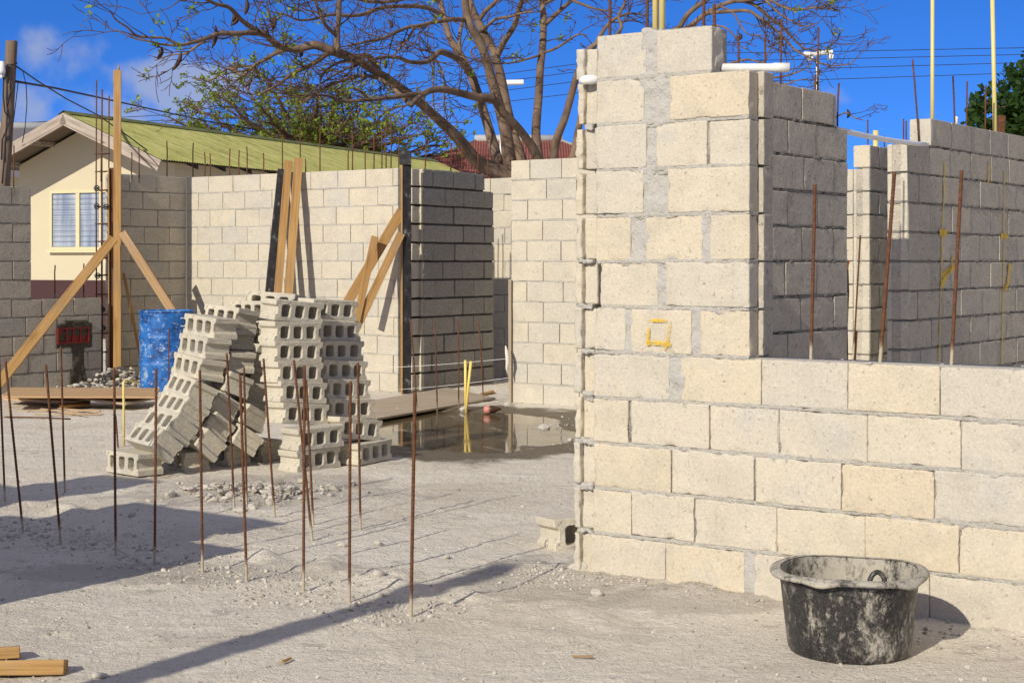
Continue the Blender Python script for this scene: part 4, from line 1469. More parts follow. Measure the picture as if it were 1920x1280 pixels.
# rebar cage of the column
cage = empty('rebar_cage', tuple(P(191, 722, 18.1)), 'rusty rebar cage with wire ties standing left of the tall timber post', 'rebar cage')
co = Vector(cage.location)
for (px, yt, yb, dY) in ((181, 150, 560, 0.0), (191.5, 168, 720, -0.06), (204.5, 180, 700, 0.12)):
    m = MB()
    a, c = P(px, yb, 18.1 + dY), P(px, yt, 18.1 + dY)
    if yt == 168:
        m.tube([a, P(px - 1, 290, 18.1 + dY)], 0.011, 6)
        m.tube([P(px - 1.5, 340, 18.08 + dY), P(px - 1, 260, 18.08 + dY)], 0.011, 6)
        m.tube([P(px - 1, 290, 18.1 + dY), c], 0.009, 6)
    else:
        m.tube([a, P(px - 0.8, (yt + yb) / 2, 18.1 + dY), c], 0.008, 6)
    m.build('bar', M_RUST, cage, origin=co)
for y in (289, 322, 357, 388, 420, 453, 484, 516, 552, 590, 625, 660):
    m = MB()
    q = [P(178, y, 18.08), P(193, y + 1, 18.02), P(206, y - 1, 18.2), P(190, y - 1, 18.26), P(178, y, 18.08)]
    m.tube(q, 0.005, 5)
    m.build('stirrup', M_RUST, cage, origin=co)
for (px, y) in ((181.5, 353), (181.5, 387), (199, 388), (183, 517), (192, 580), (193, 615)):
    m = MB()
    for k in range(9):
        t = k * 40 * math.pi / 180
        m.box(P(px, y, 18.03) + np.array([0.028 * math.cos(t), 0, 0.028 * math.sin(t)]), np.array([1., 0, 0]), np.array([0, 1., 0]), Zv, (-.007, -.01, -.007), (.007, .012, .007))
    m.lathe(P(px, y, 18.03), [(0, -.012), (.022, -.012), (.022, .012), (0, .012)], 10)
    m.build('spacer_wheel', M_PLASTICBLACK, cage, origin=co, smooth=False)

# ------------------------------------------------------------------ pipes
def pipe(name, label, pts, rad, mat, cat='pipe', n=14, group=None, wall_=None):
    m = MB()
    m.tube(pts, rad, n)
    return tag(m.build(name, mat), label, cat, group, 'thing')


w = W0 + 0.07
for (px, dz, lb) in ((1229, 0, 'yellow plastic conduit, left of the pair rising from the pier top'), (1241.5, 0, 'yellow plastic conduit, right of the pair rising from the pier top')):
    p = UW(u_at(px, w), w)
    pipe('conduit', lb, [p + Zv * 2.25, p + Zv * 2.9, p + np.array([0.004, 0, 3.3])], 0.0135, M_PVCY, 'conduit', group='yellow conduits on the pier')
Yc = UW(UL - 0.07, w_at(1748, UL - .07))[1]
pipe('conduit', 'tall yellow conduit on the stepped end of the long grey wall', [P(1748, 300, Yc), P(1748.5, -40, Yc)], 0.0135, M_PVCY, 'conduit')
Yc = UW(UL - 0.07, w_at(1868, UL - .07))[1]
pipe('conduit', 'tall yellow conduit farther along the long grey wall, beside the green tree', [P(1867, 320, Yc), P(1860, -40, Yc)], 0.0165, M_PVCY, 'conduit')
pipe('conduit', 'short yellow conduit stub above the narrow pier under the white conduit', [P(1642, 330, 13.9), P(1642, 245, 13.9)], 0.024, M_PVCY, 'conduit')
pipe('pipe_stub', 'short white pipe stub on the long wall right of the first yellow conduit', [P(1793, 250, 12.0), P(1794, 222, 12.0), P(1795, 220.5, 12.0)], [0.010, 0.012, 0.017], M_PVC, 'pipe stub')
# white waste pipe with belled mouth on top of the pier
m = MB()
w = W0 + 0.10
A = UW(u_at(1352, w), w) + Zv * (CH + (HY - 127) / F * UW(u_at(1352, w), w)[1])
B_ = P(1481, 127, A[1] - 0.06)
D_ = (B_ - A) / np.linalg.norm(B_ - A)
Lp = np.linalg.norm(B_ - A)
rad = [0.0175, 0.0175, 0.018, 0.0205, 0.0205, 0.0165, 0.0155, 0.015]
ts = [0, Lp * 0.70, Lp * 0.745, Lp * 0.78, Lp, Lp, Lp - 0.02, Lp - 0.10]
m.tube([A + D_ * t for t in ts], rad, 20, cap=True)
tag(m.build('waste_pipe', M_PVC), 'white plastic pipe with belled mouth lying on top of the pier', 'pipe', kind='thing')
# elbow sticking out of the left side of the pier
m = MB()
E0 = front_pt(1119, 150, -0.02)
pts = [E0 + W * 0.03, E0 - W * 0.01 - U * 0.006, E0 - W * 0.028 - U * 0.02, E0 - W * 0.034 - U * 0.04 - Zv * 0.001, E0 - W * 0.034 - U * 0.062 - Zv * .002]
m.tube(pts, [0.020, 0.021, 0.022, 0.0215, 0.018], 16)
tag(m.build('pipe_elbow', M_PVC), 'white plastic pipe elbow poking out near the top left of the pier', 'pipe elbow', kind='thing')
# grey-white conduit spanning the doorway
a, c = UW(UR - 0.05, wB - 0.06), UW(UL - 0.06, wtop - 0.06)
a = P(1566, 242, a[1])
c = P(1738, 272, c[1])
pts = [a + (c - a) * t - Zv * 0.012 * math.sin(math.pi * t) for t in np.linspace(0, 1, 9)]
pipe('span_conduit', 'greyish white conduit bridging the doorway from the shaded wall to the long wall', pts, [0.017] * 9, M_PVC, 'conduit')
# yellow sticks in the puddle
for (x0, y0, x1, y1, lb) in ((873, 769, 872.5, 675, 'yellow plastic stick standing upright in the puddle, left of two'), (873.5, 770, 883, 677, 'yellow plastic stick leaning right in the puddle, crossing the upright one')):
    b0 = G(x0, y0)
    pipe('yellow_stick', lb, [b0 - Zv * .05, P((x0 + x1) / 2, (y0 + y1) / 2, b0[1]), P(x1, y1, b0[1])], 0.0125, M_YELLOWP, 'stick', 10, 'yellow sticks in the puddle')
b0 = G(232.5, 838)
pipe('conduit', 'thin yellow conduit with bent top standing left of the block pile', [b0 - Zv * .03, P(232, 760, b0[1]), P(231.5, 716, b0[1]), P(233.5, 713.5, b0[1]), P(246, 714, b0[1] + .1), P(260, 717, b0[1] + .2)], 0.0095, M_PVCY, 'conduit')
# small bottle floating
m = MB()
bp = G(914, 773) + Zv * 0.025
bx = np.array([0.96, -0.2, 0.1])
m.tube([bp + bx * t for t in (0, .03, .031, .06, .075, .11, .13)], [.036, .038, .038, .036, .03, .016, .014], 14)
bo = tag(m.build('bottle', M_BOTTLE), 'small dark bottle with a pink label at the far rim of the puddle', 'bottle', kind='thing')
m = MB()
m.tube([bp + bx * t for t in (-.03, .0, .028)], [.034, .0385, .0388], 14)
m.build('bottle_label', M_PINK, bo)

# ------------------------------------------------------------------ blue drum
db = G(313, 728.5)
db = P(313, 728, 17.35)
db[2] = 0
dr = empty('oil_drum', tuple(db), 'scuffed blue steel drum standing between the tall timber post and the block pile', 'drum')
m = MB()
R_, H_ = 0.292, 0.87
prof = [(0.0, 0.01), (R_ - 0.004, 0.0), (R_, 0.012)]
for z in np.linspace(0.03, H_ - 0.02, 40):
    prof.append((R_ + 0.015 * (math.exp(-((z - .29) / .014) ** 2) + math.exp(-((z - .58) / .014) ** 2)), z))
prof += [(R_ - 0.004, H_ - 0.012), (R_ - 0.012, H_ - 0.02), (0, H_ - 0.022)]
m.lathe((0, 0, 0), prof, 56, wob=lambda r, z, th, j: (r + (0.004 * math.sin(3 * th + 4 * z) if r > .1 else 0), z))
o = m.build('drum_body', M_DRUM, dr)
m = MB()
m.lathe((0, 0, 0), [(R_ - 0.010, H_ - 0.02), (R_ + 0.004, H_ - 0.02), (R_ + 0.008, H_ - 0.008), (R_ + 0.004, H_ + 0.003), (R_ - 0.008, H_ + 0.002), (R_ - 0.010, H_ - 0.02)], 56)
m.build('drum_rim', M_DRUM, dr)
m = MB()
q = np.array([0.215, -R_ * 0.70, H_ - 0.12])
m.tube([q + 0.045 * np.array([math.cos(t), -0.25, math.sin(t)]) for t in np.linspace(0, 2 * math.pi, 17)], 0.007, 6)
m.build('ring_bolt', M_GREYMETAL, dr)

# ------------------------------------------------------------------ mortar tub
bc = G(1592, 1221)
bc[1] += 0.0
tub = empty('mortar_tub', tuple(bc), 'black plastic mortar tub caked with dried mortar at the foot of the near wall', 'mortar tub')
TH, RB, RT = 0.300, 0.216, 0.248


def wobr(r, z, th, j):
    k = 0.006 * math.sin(2 * th + 0.6) + 0.003 * math.sin(5 * th)
    return (r * (1 + k * z / TH * 1.6), z + (0.005 * math.sin(3 * th + 1) if z > TH * 0.8 else 0))


m = MB()
prof = [(0, 0.004), (RB - 0.02, 0.003), (RB - 0.006, 0.007), (RB, 0.02)] + [(RB + (RT - RB) * (z / TH), z) for z in np.linspace(0.035, TH - 0.03, 12)]
m.lathe((0, 0, 0), prof, 72, wob=wobr)
m.build('tub_body', M_BUCKET, tub)
m = MB()
prof = [(RT - 0.008, TH - 0.002)] + [(RB - 0.008 + (RT - RB) * (z / TH), z) for z in np.linspace(TH - 0.02, 0.03, 10)] + [(RB - 0.03, 0.014), (0, 0.012)]
m.lathe((0, 0, 0), prof, 72, wob=wobr)
m.build('tub_inside', M_BUCKET_IN, tub)


def rimw(r, z, th, j):
    rr, zz = wobr(r, z, th, 0)
    # two pouring grips press the lip down and out on the near side
    for t0 in (math.radians(-122), math.radians(-52)):
        d = (th - 2 * math.pi if th > math.pi else th) - t0
        g = math.exp(-(d / 0.16) ** 2)
        if j in (1, 2, 3, 4):
            zz -= 0.012 * g
            rr += 0.006 * g
    return rr, zz


m = MB()
prof = [(RT - 0.004, TH - 0.020), (RT + 0.008, TH - 0.019), (RT + 0.029, TH - 0.018), (RT + 0.033, TH - 0.011), (RT + 0.029, TH - 0.004), (RT + 0.010, TH + 0.002), (RT - 0.006, TH)]
m.lathe((0, 0, 0), prof, 72, wob=rimw)
m.build('tub_rim', M_BUCKET_IN, tub)
m = MB()
t0 = math.radians(-78)
hc = np.array([(RT - 0.014) * math.cos(t0), (RT - 0.014) * math.sin(t0), TH - 0.02])
tg = np.array([-math.sin(t0), math.cos(t0), 0])
m.tube([hc + tg * 0.030 * math.cos(t) + Zv * 0.050 * math.sin(t) for t in np.linspace(0, math.pi, 13)], 0.009, 8)
m.build('handle_loop', M_BUCKET, tub)

# ------------------------------------------------------------------ stones, rubble, gravel
def ico(sub):
    bm = bmesh.new()
    bmesh.ops.create_icosphere(bm, subdivisions=sub, radius=1.0)
    v = np.array([x.co[:] for x in bm.verts])
    f = [tuple(q.index for q in p.verts) for p in bm.faces]
    bm.free()
    return v, f


ICO1, ICO2 = ico(1), ico(2)


def stone_v(v, seed, sx):
    """an angular stone: a ball cut by a few planes"""
    r = np.random.default_rng(seed)
    p = v.copy()
    for k in range(7):
        n = r.normal(size=3)
        n /= np.linalg.norm(n)
        d = r.uniform(0.45, 0.8)
        t = p @ n - d
        p = p - np.outer(np.clip(t, 0, None), n)
    return p * np.array([1, r.uniform(.6, .95), r.uniform(.45, .8)]) * sx


SV = [stone_v(ICO2[0], k, 1.0) for k in range(10)]
SV1 = [stone_v(ICO1[0], k + 50, 1.0) for k in range(8)]


def scatter(m, n, sampler, smin, smax, pw=2.5, big=False, sink=0.25, zoff=None):
    V = SV if big else SV1
    Fc = ICO2[1] if big else ICO1[1]
    for i in range(n):
        x, y, dz = sampler()
        s = smin + (smax - smin) * rng.random() ** pw
        t = rng.random() * 6.283
        v = V[int(rng.integers(len(V)))]
        c, sn = math.cos(t), math.sin(t)
        q = np.stack([v[:, 0] * c - v[:, 1] * sn, v[:, 0] * sn + v[:, 1] * c, v[:, 2]], 1) * s
        q += np.array([x, y, gz((x, y)) + dz + s * (0.5 - sink)])
        m.add(q, Fc)


def blob_s(px, py, rx, ry, h=0.0):
    c = G(px, py)

    def f():
        a, b2 = rng.normal(0, 0.45, 2)
        return c[0] + a * rx, c[1] + b2 * ry, h * max(0, math.exp(-(a * a + b2 * b2) * 1.6)) * rng.random()
    return f


m = MB()
scatter(m, 420, blob_s(225, 724, 0.55, 0.40, 0.20), 0.010, 0.055, 2.2, True)
scatter(m, 60, blob_s(160, 730, 0.55, 0.2, 0.03), 0.01, 0.05, 1.8, True)
tag(m.build('rubble', M_STONE, smooth=False), 'heap of grey rubble at the foot of the tall timber post', 'rubble', kind='stuff')
m = MB()
scatter(m, 150, blob_s(460, 927, 0.55, 0.50, 0.02), 0.008, 0.045, 2.2, True)
scatter(m, 120, blob_s(500, 925, 0.35, 0.45, 0.02), 0.008, 0.036, 2.2, True)
tag(m.build('rubble', M_STONE, smooth=False), 'broken block crumbs spread in front of the pile', 'rubble', kind='stuff')
m = MB()


def free():
    y = 4.7 + 9.5 * rng.random() ** 1.5
    x = (rng.random() * 2.1 - 1.15) * 0.34 * y
    return x, y, 0


def row():
    t = rng.random()
    a, c = G(800, 1175), G(-60, 985)
    p = a + (c - a) * t
    d = rng.normal(0, 0.16)
    return p[0] + d * .68, p[1] + d * .73 + 0.08, 0


def foot():
    u = -4.15 + 3.0 * rng.random() ** 1.7
    p = UW(u, W0 - 0.02 - abs(rng.normal(0, 0.13)))
    return p[0], p[1], 0


def foot2():
    p = UW(-4.0 + rng.normal(0, .14), W0 - 0.06 - abs(rng.normal(0, 0.16)))
    return p[0], p[1], 0


def mud():
    a, b2 = rng.normal(0, 0.5, 2)
    return 0.45 + a * .45, 13.2 + b2 * 1.3, 0


scatter(m, 4200, free, 0.0018, 0.011, 4.0)
scatter(m, 1500, free, 0.004, 0.016, 5.0, False, 0.35)
scatter(m, 2400, row, 0.002, 0.018, 3.4, False, 0.35)
scatter(m, 500, foot, 0.002, 0.013, 3.0)
scatter(m, 420, foot2, 0.002, 0.014, 3.0, False, 0.4)
scatter(m, 130, mud, 0.006, 0.035, 2.5)
tag(m.build('gravel', M_STONE, smooth=False), 'fine gravel and crumbs strewn over the pale ground', 'gravel', kind='stuff')


def stone(px, py, s, label, seed, mat=M_STONE, flat=1.0):
    c = G(px, py)
    c[2] = gz(c) + s * 0.25
    m = MB()
    m.add(stone_v(ICO2[0], seed, s) * np.array([1, 1, flat]), ICO2[1])
    o = m.build('stone', mat, smooth=False)
    o.location = c
    o.rotation_euler = (0, 0, seed)
    return tag(o, label, 'stone', 'loose stones', 'thing')


for (px, py, s, lb, sd_) in ((248, 972, 0.028, 'dark rounded stone lying in the wall shadow at left', 1), (1118, 1117, 0.045, 'flat pale stone in front of the left corner of the near wall', 2),
                             (1086, 1076, 0.055, 'long pale chip against the bottom left corner of the near wall', 3), (326, 932, 0.035, 'white stone at the left end of the crumbs before the pile', 4),
                             (360, 926, 0.05, 'flat slab of broken block left among the crumbs before the pile', 5), (640, 1028, 0.03, 'pale stone just left of the second-last front rebar', 6),
                             (708, 1027, 0.026, 'grey stone left of the thick nearest rebar', 7), (838, 1050, 0.022, 'small white chip right of the thick nearest rebar', 8),
                             (187, 1275, 0.028, 'grey stone at the bottom edge near the long shadow stripe', 9), (710, 1095, 0.030, 'lumpy stone in the mortar ridge by the thick rebar', 10),
                             (1818, 1222, 0.022, 'small beige stone right of the tub near the wall', 11), (872, 769, 0.07, 'wedge of stone at the foot of the yellow sticks', 12),
                             (955, 762, 0.06, 'white broken stone under the thin board by the puddle', 13), (60, 722, 0.10, 'large pale stone on the ground below the left wall', 14),
                             (142, 762, 0.05, 'stone in front of the plywood stack, left of two', 15), (157, 764, 0.045, 'stone in front of the plywood stack, right of two', 16),
                             (745, 773, 0.05, 'pale stone on the near edge of the dusty plywood sheet', 17), (1020, 800, 0.075, 'brown clod in the shallow mud right of the puddle', 18)):
    stone(px, py, s, lb, sd_)
for (x0, y0, x1, y1, lb) in ((1071, 1229, 1112, 1230, 'thin wood splinter on the open ground in front of the wall'), (528, 1240, 545, 1233, 'short brown wood chip near the long shadow stripe'),
                             (1318, 1118, 1331, 1120, 'dry orange leaf at the foot of the near wall')):
    plank('wood_chip', lb, 'wood chip', GP(x0, y0, .016), GP(x1, y1, .016), 0.012, 0.006, M_WOOD, (0, 0, 1), 'wood chips on the ground')

# ------------------------------------------------------------------ cream house with corrugated roof
HD, HE = np.array([0.4, 0.917, 0]) / 1.0004, np.array([0.917, -0.4, 0]) / 1.0004
A0 = P(120, 211, 28.0)
RZ = A0[2]
HA = np.array([A0[0], A0[1], 0])
house = empty('house', tuple(HA), 'cream rendered house with mossy green corrugated roof and white louvre window', 'house')
HW, EV, LEN, OVG = 1.72, 2.04, 14.6, 0.86
SL = (RZ - 3.13) / EV


def hp(s, d, z):
    return s * HE + d * HD + z * Zv


m = MB()
th_ = 0.10
zt = lambda s: RZ - th_ - SL * abs(s)
V = [hp(-HW, OVG, 0), hp(HW, OVG, 0), hp(HW, OVG, zt(HW)), hp(0, OVG, zt(0)), hp(-HW, OVG, zt(HW))]
V2 = [v + HD * (LEN - 2 * OVG) for v in V]
m.add(V + V2, [(0, 1, 2, 3, 4), (9, 8, 7, 6, 5), (1, 6, 7, 2), (0, 4, 9, 5)])
m.build('wall', M_CREAM, house, smooth=False)
m = MB()
m.box(hp(0, OVG, 0), HE, HD, Zv, (-HW - 0.012, -0.012, 0), (HW + 0.012, 0.1, 1.06))
m.build('skirting_band', M_MAROON, house, smooth=False)
roof = None
m = MB()
nw = 1100
ss = np.linspace(0, EV, 5)
for sg in (1, -1):
    V, Fc = [], []
    for i in range(nw + 1):
        d = LEN * i / nw
        zz = 0.011 * math.sin(2 * math.pi * d / 0.076)
        for s in ss:
            V.append(hp(sg * s, d, RZ - SL * s + zz))
    k = len(ss)
    for i in range(nw):
        for j in range(k - 1):
            Fc.append((i * k + j, (i + 1) * k + j, (i + 1) * k + j + 1, i * k + j + 1))
    m.add(V, Fc)
roof = m.build('roof', M_ROOFG, house)
m = MB()
m.add([hp(-.13, -0.02, RZ + .0 - SL * .13 + .02), hp(0, -0.02, RZ + .035), hp(.13, -0.02, RZ - SL * .13 + .02), hp(-.13, LEN, RZ - SL * .13 + .02), hp(0, LEN, RZ + .035), hp(.13, LEN, RZ - SL * .13 + .02)],
      [(0, 1, 4, 3), (1, 2, 5, 4)])
m.build('ridge_cap', roof_mat('ridge_moss', (0.14, 0.16, 0.05), (0.22, 0.22, 0.09), (0.08, 0.09, 0.03), (3, 3, 3)), roof, smooth=False)
for sg in (1, -1):
    m = MB()
    a, c = hp(0, 0, RZ - 0.02), hp(sg * (EV + 0.02), 0, RZ - SL * EV - 0.03)
    ex = (c - a) / np.linalg.norm(c - a)
    ez = np.cross(ex, HD) * (-1 if np.cross(ex, HD)[2] < 0 else 1)
    # board with square lower end, grain along the slope
    L_ = np.linalg.norm(c - a)
    o = None
    mm_ = MB()
    mm_.box((0, 0, 0), np.array([1., 0, 0]), np.array([0, 1., 0]), Zv, (0.0, -0.03, -0.19), (L_, 0.0, 0.012))
    o = mm_.build('barge_board', M_FASCIA, house, smooth=False)
    o.matrix_local = Matrix.Translation(Vector(a)) @ Matrix(((ex[0], HD[0], ez[0]), (ex[1], HD[1], ez[1]), (ex[2], HD[2], ez[2]))).to_4x4()
for s in (-1.75, -0.95, 0.95, 1.75):
    m = MB()
    m.box(hp(s, 0, RZ - SL * abs(s)), HE, HD, Zv, (-.035, 0.004, -.115), (.035, LEN - 0.1, -.03))
    m.build('purlin', M_FASCIA, house, smooth=False)
m = MB()
for sg in (1, -1):
    m.add([hp(0, 0.003, RZ - .035), hp(sg * EV, 0.003, RZ - SL * EV - .035), hp(sg * EV, LEN - .05, RZ - SL * EV - .035), hp(0, LEN - .05, RZ - .035)], [(0, 1, 2, 3)])
m.build('soffit', plain('soffit_brown', (0.16, 0.12, 0.085), 0.9), house, smooth=False)
for i in range(16):
    d = OVG + 0.2 + i * 0.86
    m = MB()
    q = [(HW + .004, -.03), (EV, -.03), (EV, -.11), (HW + .004, -.12)]
    V = [hp(x, d, RZ - SL * x + dz) for x, dz in q] + [hp(x, d + .05, RZ - SL * x + dz) for x, dz in q]
    m.add(V, [(3, 2, 1, 0), (4, 5, 6, 7), (0, 1, 5, 4), (1, 2, 6, 5), (2, 3, 7, 6)])
    m.build('rafter', M_DARK, house, smooth=False)
m = MB()
m.tube([hp(EV + .03, 4.2, RZ - SL * EV - .06), hp(EV + .03, 10.5, RZ - SL * EV - .09)], 0.045, 10)
m.build('gutter', M_PVC, house)


def on_gable(px, py):
    x, z = (px - CX) / F, (HY - py) / F
    n = HD
    p0 = HA + HD * OVG
    t = np.dot(p0, n) / (x * n[0] + n[1])
    q = np.array([x * t, t, CH + z * t]) - HA
    return np.dot(q, HE), q[2]


s0, z1_ = on_gable(95.5, 358)
s1, z0_ = on_gable(210, 468)
win = MB()
fr = 0.05
for lo, hi in (((s0, -.04, z0_), (s1, .0, z0_ + fr)), ((s0, -.04, z1_ - fr), (s1, .0, z1_)), ((s0, -.04, z0_ + fr), (s0 + fr, .0, z1_ - fr)), ((s1 - fr, -.04, z0_ + fr), (s1, .0, z1_ - fr))):
    win.box(hp(0, OVG, 0), HE, HD, Zv, lo, hi)
wroot = win.build('window', M_WINF, house, smooth=False)
xm = [on_gable(x, 400)[0] for x in (144, 151, 188, 193)]
m = MB()
for a, c in ((xm[0], xm[1]), (xm[2], xm[3])):
    m.box(hp(0, OVG, 0), HE, HD, Zv, (a, -.035, z0_ + fr), (c, -.002, z1_ - fr))
m.build('mullion', M_WINF, wroot, smooth=False)
m = MB()
m.box(hp(0, OVG, 0), HE, HD, Zv, (s0 - .03, -.09, z0_ - .05), (s1 + .03, -.0, z0_ - 0.002))
m.build('sill', M_WINF, wroot, smooth=False)
for a, c in ((s0 + fr, xm[0]), (xm[1], xm[2]), (xm[3], s1 - fr)):
    m = MB()
    nl = 11
    hh = (z1_ - z0_ - 2 * fr) / nl
    for k in range(nl):
        z = z0_ + fr + k * hh
        m.add([hp(a, OVG - .012, z), hp(c, OVG - .012, z), hp(c, OVG - .004, z + hh + .012), hp(a, OVG - .004, z + hh + .012)], [(0, 1, 2, 3)])
    m.build('pane', M_GLASS, wroot, smooth=False)

# ------------------------------------------------------------------ red hipped house, grey roofed house
def hip_house(name, label, cx, cy, hw, hd, rl, ze, zr, mr_, mw_, mcap):
    h = empty(name, (cx, cy, 0), label, 'house')
    m = MB()
    m.box((0, 0, 0), np.array([1., 0, 0]), np.array([0, 1., 0]), Zv, (-hw + .5, -hd + .5, 0), (hw - .5, hd - .5, ze + .1))
    m.build('wall', mw_, h, smooth=False)
    m = MB()
    V = [(-hw, -hd, ze), (hw, -hd, ze), (hw, hd, ze), (-hw, hd, ze), (-rl, 0, zr), (rl, 0, zr)]
    # corrugations run down the slope: front and back slopes as fine strips
    n = 260
    for sg in (-1, 1):
        T, Fc = [], []
        for i in range(n + 1):
            x = -hw + 2 * hw * i / n
            tt = min(1.0, max(0.0, (hw - abs(x)) / (hw - rl)))
            zz = 0.016 * (1 if i % 2 else -1)
            T += [(x, sg * hd, ze + zz), (x, sg * hd * (1 - tt), ze + (zr - ze) * tt + zz)]
        for i in range(n):
            Fc.append((2 * i, 2 * i + 2, 2 * i + 3, 2 * i + 1))
        m.add(T, Fc)
    m.add(V, [(0, 4, 3), (1, 2, 5)])
    r = m.build('roof', mr_, h, smooth=False)
    m = MB()
    m.tube([(-rl - .1, 0, zr + .02), (rl + .1, 0, zr + .02)], 0.13, 8)
    for sx in (-1, 1):
        m.tube([(sx * rl, 0, zr), (sx * hw, -hd, ze + .02)], 0.05, 6)
    m.build('ridge_cap', mcap, r)
    return h


hip_house('house', 'house with red hipped corrugated roof and pale ridge, seen behind the bare tree', 0.2, 49.0, 5.2, 4.6, 1.25, 3.2, 5.12, M_ROOFR, M_CREAM, M_GREYMETAL)
hip_house('house', 'grey roofed building peeping out behind the utility pole', -15.6, 46.0, 4.0, 4.0, 2.6, 3.6, 5.25, M_GREYROOF, M_CREAM, M_GREYMETAL)

# ------------------------------------------------------------------ utility pole, wires, floodlights
up = empty('utility_pole', tuple(P(0, 400, 21) * np.array([1, 1, 0])), 'leaning round wooden utility pole at the left edge of the picture', 'utility pole')
upo = np.array(up.location)
m = MB()
tpp, bpp = P(22, 77, 21), P(7.5, 335, 21)
bpp = bpp + (bpp - tpp) * (bpp[2] / (tpp[2] - bpp[2]))
m.tube([bpp, (bpp + tpp) / 2, tpp - Zv * .01, tpp], [0.098, 0.085, 0.075, 0.068], 20)
m.build('pole', M_POLE, up, origin=upo)
m = MB()
m.lathe(P(3, 139, 20.85), [(0, 0), (.045, 0), (.05, .04), (.045, .13), (.03, .16), (0, .17)], 16)
m.lathe(P(3, 147, 20.85), [(0, 0), (.02, 0), (.02, .06), (0, .06)], 10)
m.build('insulator', M_LAMP, up, origin=upo)
m = MB()
for pts in (((14, 120), (13, 160), (14, 200), (12, 240), (9, 280), (6, 320), (4, 345)), ((7, 145), (6, 180), (9, 210), (18, 225), (12, 245), (4, 262), (3, 300)), ((20, 150), (26, 165), (18, 178), (14, 200))):
    m.tube([P(x, y, 20.88) for x, y in pts], 0.011, 6)
m.build('cable', M_WIRE, up, origin=upo)
m = MB()
m.tube([P(21 + 11 * math.cos(t), 119 + 2.5 * math.sin(t), 21 - 0.082 * math.sin(t)) for t in np.linspace(0, 2 * math.pi, 15)], 0.008, 5)
m.build('band', M_WIRE, up, origin=upo)


def wire(label, pts, r=0.012, group=None, name='overhead_wire'):
    m = MB()
    P0 = [P(*q) for q in pts]
    out = []
    for a, c in zip(P0[:-1], P0[1:]):
        out += [a + (c - a) * t for t in np.linspace(0, 1, 5)[:-1]]
    out.append(P0[-1])
    m.tube(out, r, 5)
    return tag(m.build(name, M_WIRE), label, 'wire', group, 'thing')


wire('dark service cable running steeply down from the utility pole to the cream house', [(31, 125, 21), (70, 152, 22), (125, 186, 24), (185, 217, 26), (245, 259, 27.2), (300, 300, 27.7)], 0.011)
wire('dark cable running gently down from the utility pole across to the green tree', [(29, 153, 21), (100, 165, 25), (180, 182, 30), (270, 202, 36), (380, 226, 42), (520, 250, 47)], 0.018)
wire('thin loop of cable hanging from the steep service cable beside the pole', [(42, 131, 21.3), (49, 160, 21.3), (50.5, 195, 21.3), (47, 240, 21.3), (42, 268, 21.3)], 0.006, name='hanging_cable')
wire('thin slack cable hanging right against the utility pole', [(34, 155, 21.05), (30, 190, 21.05), (25, 230, 21.05)], 0.006, name='hanging_cable')
for k, nm in enumerate(('uppermost', 'second from top', 'third from top', 'lowest')):
    dy = (0, 14, 31, 52)[k]
    wire(f'thin power line high over the long wall at right, {nm} of four', [(2050, 87 + dy * .9, 62), (1920, 90 + dy * .9, 62), (1560, 97 + dy, 62), (1360, 100 + dy * 1.05, 62), (1100, 118 + dy * 1.05, 62), (860, 150 + dy, 62), (600, 200 + dy * .9, 62), (-60, 236 + dy * .5, 62)], 0.014, 'power lines')


def floodlight(px, ytop, Y, wpx, label, heads):
    f = empty('floodlight', tuple(P(px, 0, Y) * np.array([1, 1, 0])), label, 'floodlight')
    fo = np.array(f.location)
    top = P(px, ytop, Y)
    k = Y / F
    m = MB()
    m.tube([fo, top], [0.05, 0.035], 10)
    m.build('pole', M_LAMP, f, origin=fo)
    for (dx, dy, w_, h_, tilt) in heads:
        m = MB()
        c = P(px + dx, ytop + dy, Y - 0.1)
        R = Matrix.Rotation(tilt, 3, 'Y')
        ex, ez = np.array(R @ Vector((1, 0, 0))), np.array(R @ Vector((0, 0, 1)))
        m.rough(c, ex, np.array([0, 1., 0]), ez, (-w_ * k, -.12, -h_ * k), (w_ * k, .12, h_ * k), 0.1, 0.01, 0.001, 8)
        o = m.build('lamp_head', M_LAMP, f, origin=fo)
        m = MB()
        m.rough(c - ez * (h_ * k + .02), ex, np.array([0, 1., 0]), ez, (-w_ * k * .35, -.1, -.06), (w_ * k * .35, .1, .0), 0.1, 0.02, 0.002, 8)
        m.build('lamp_bracket', M_GREYMETAL, o, origin=(0, 0, 0))
    return f


floodlight(1533, 103, 36, 55, 'white floodlight on a slim white pole, right of the pier', [(-14, -1, 13, 3, 0.05), (13, -4, 14, 3.5, -0.03), (-14, 7, 4, 3, 0.3), (24, 4, 4, 4, 0.2)])
floodlight(940, 157, 36, 60, 'white floodlight half hidden behind the bare tree trunks', [(-12, 0, 12, 3, 0.0), (20, -2, 22, 4, -0.02), (6, 6, 5, 3, 0.1)])

# ------------------------------------------------------------------ trees
def smooth_path(pts, n=5):
    pts = [np.asarray(p, float) for p in pts]
    out = []
    for i in range(len(pts) - 1):
        p0, p1, p2, p3 = pts[max(i - 1, 0)], pts[i], pts[i + 1], pts[min(i + 2, len(pts) - 1)]
        for k in range(n):
            t = k / n
            out.append(0.5 * ((2 * p1) + (-p0 + p2) * t + (2 * p0 - 5 * p1 + 4 * p2 - p3) * t * t + (-p0 + 3 * p1 - 3 * p2 + p3) * t ** 3))
    out.append(pts[-1])
    return out


def rvec():
    v = rng.normal(size=3)
    return v / np.linalg.norm(v)


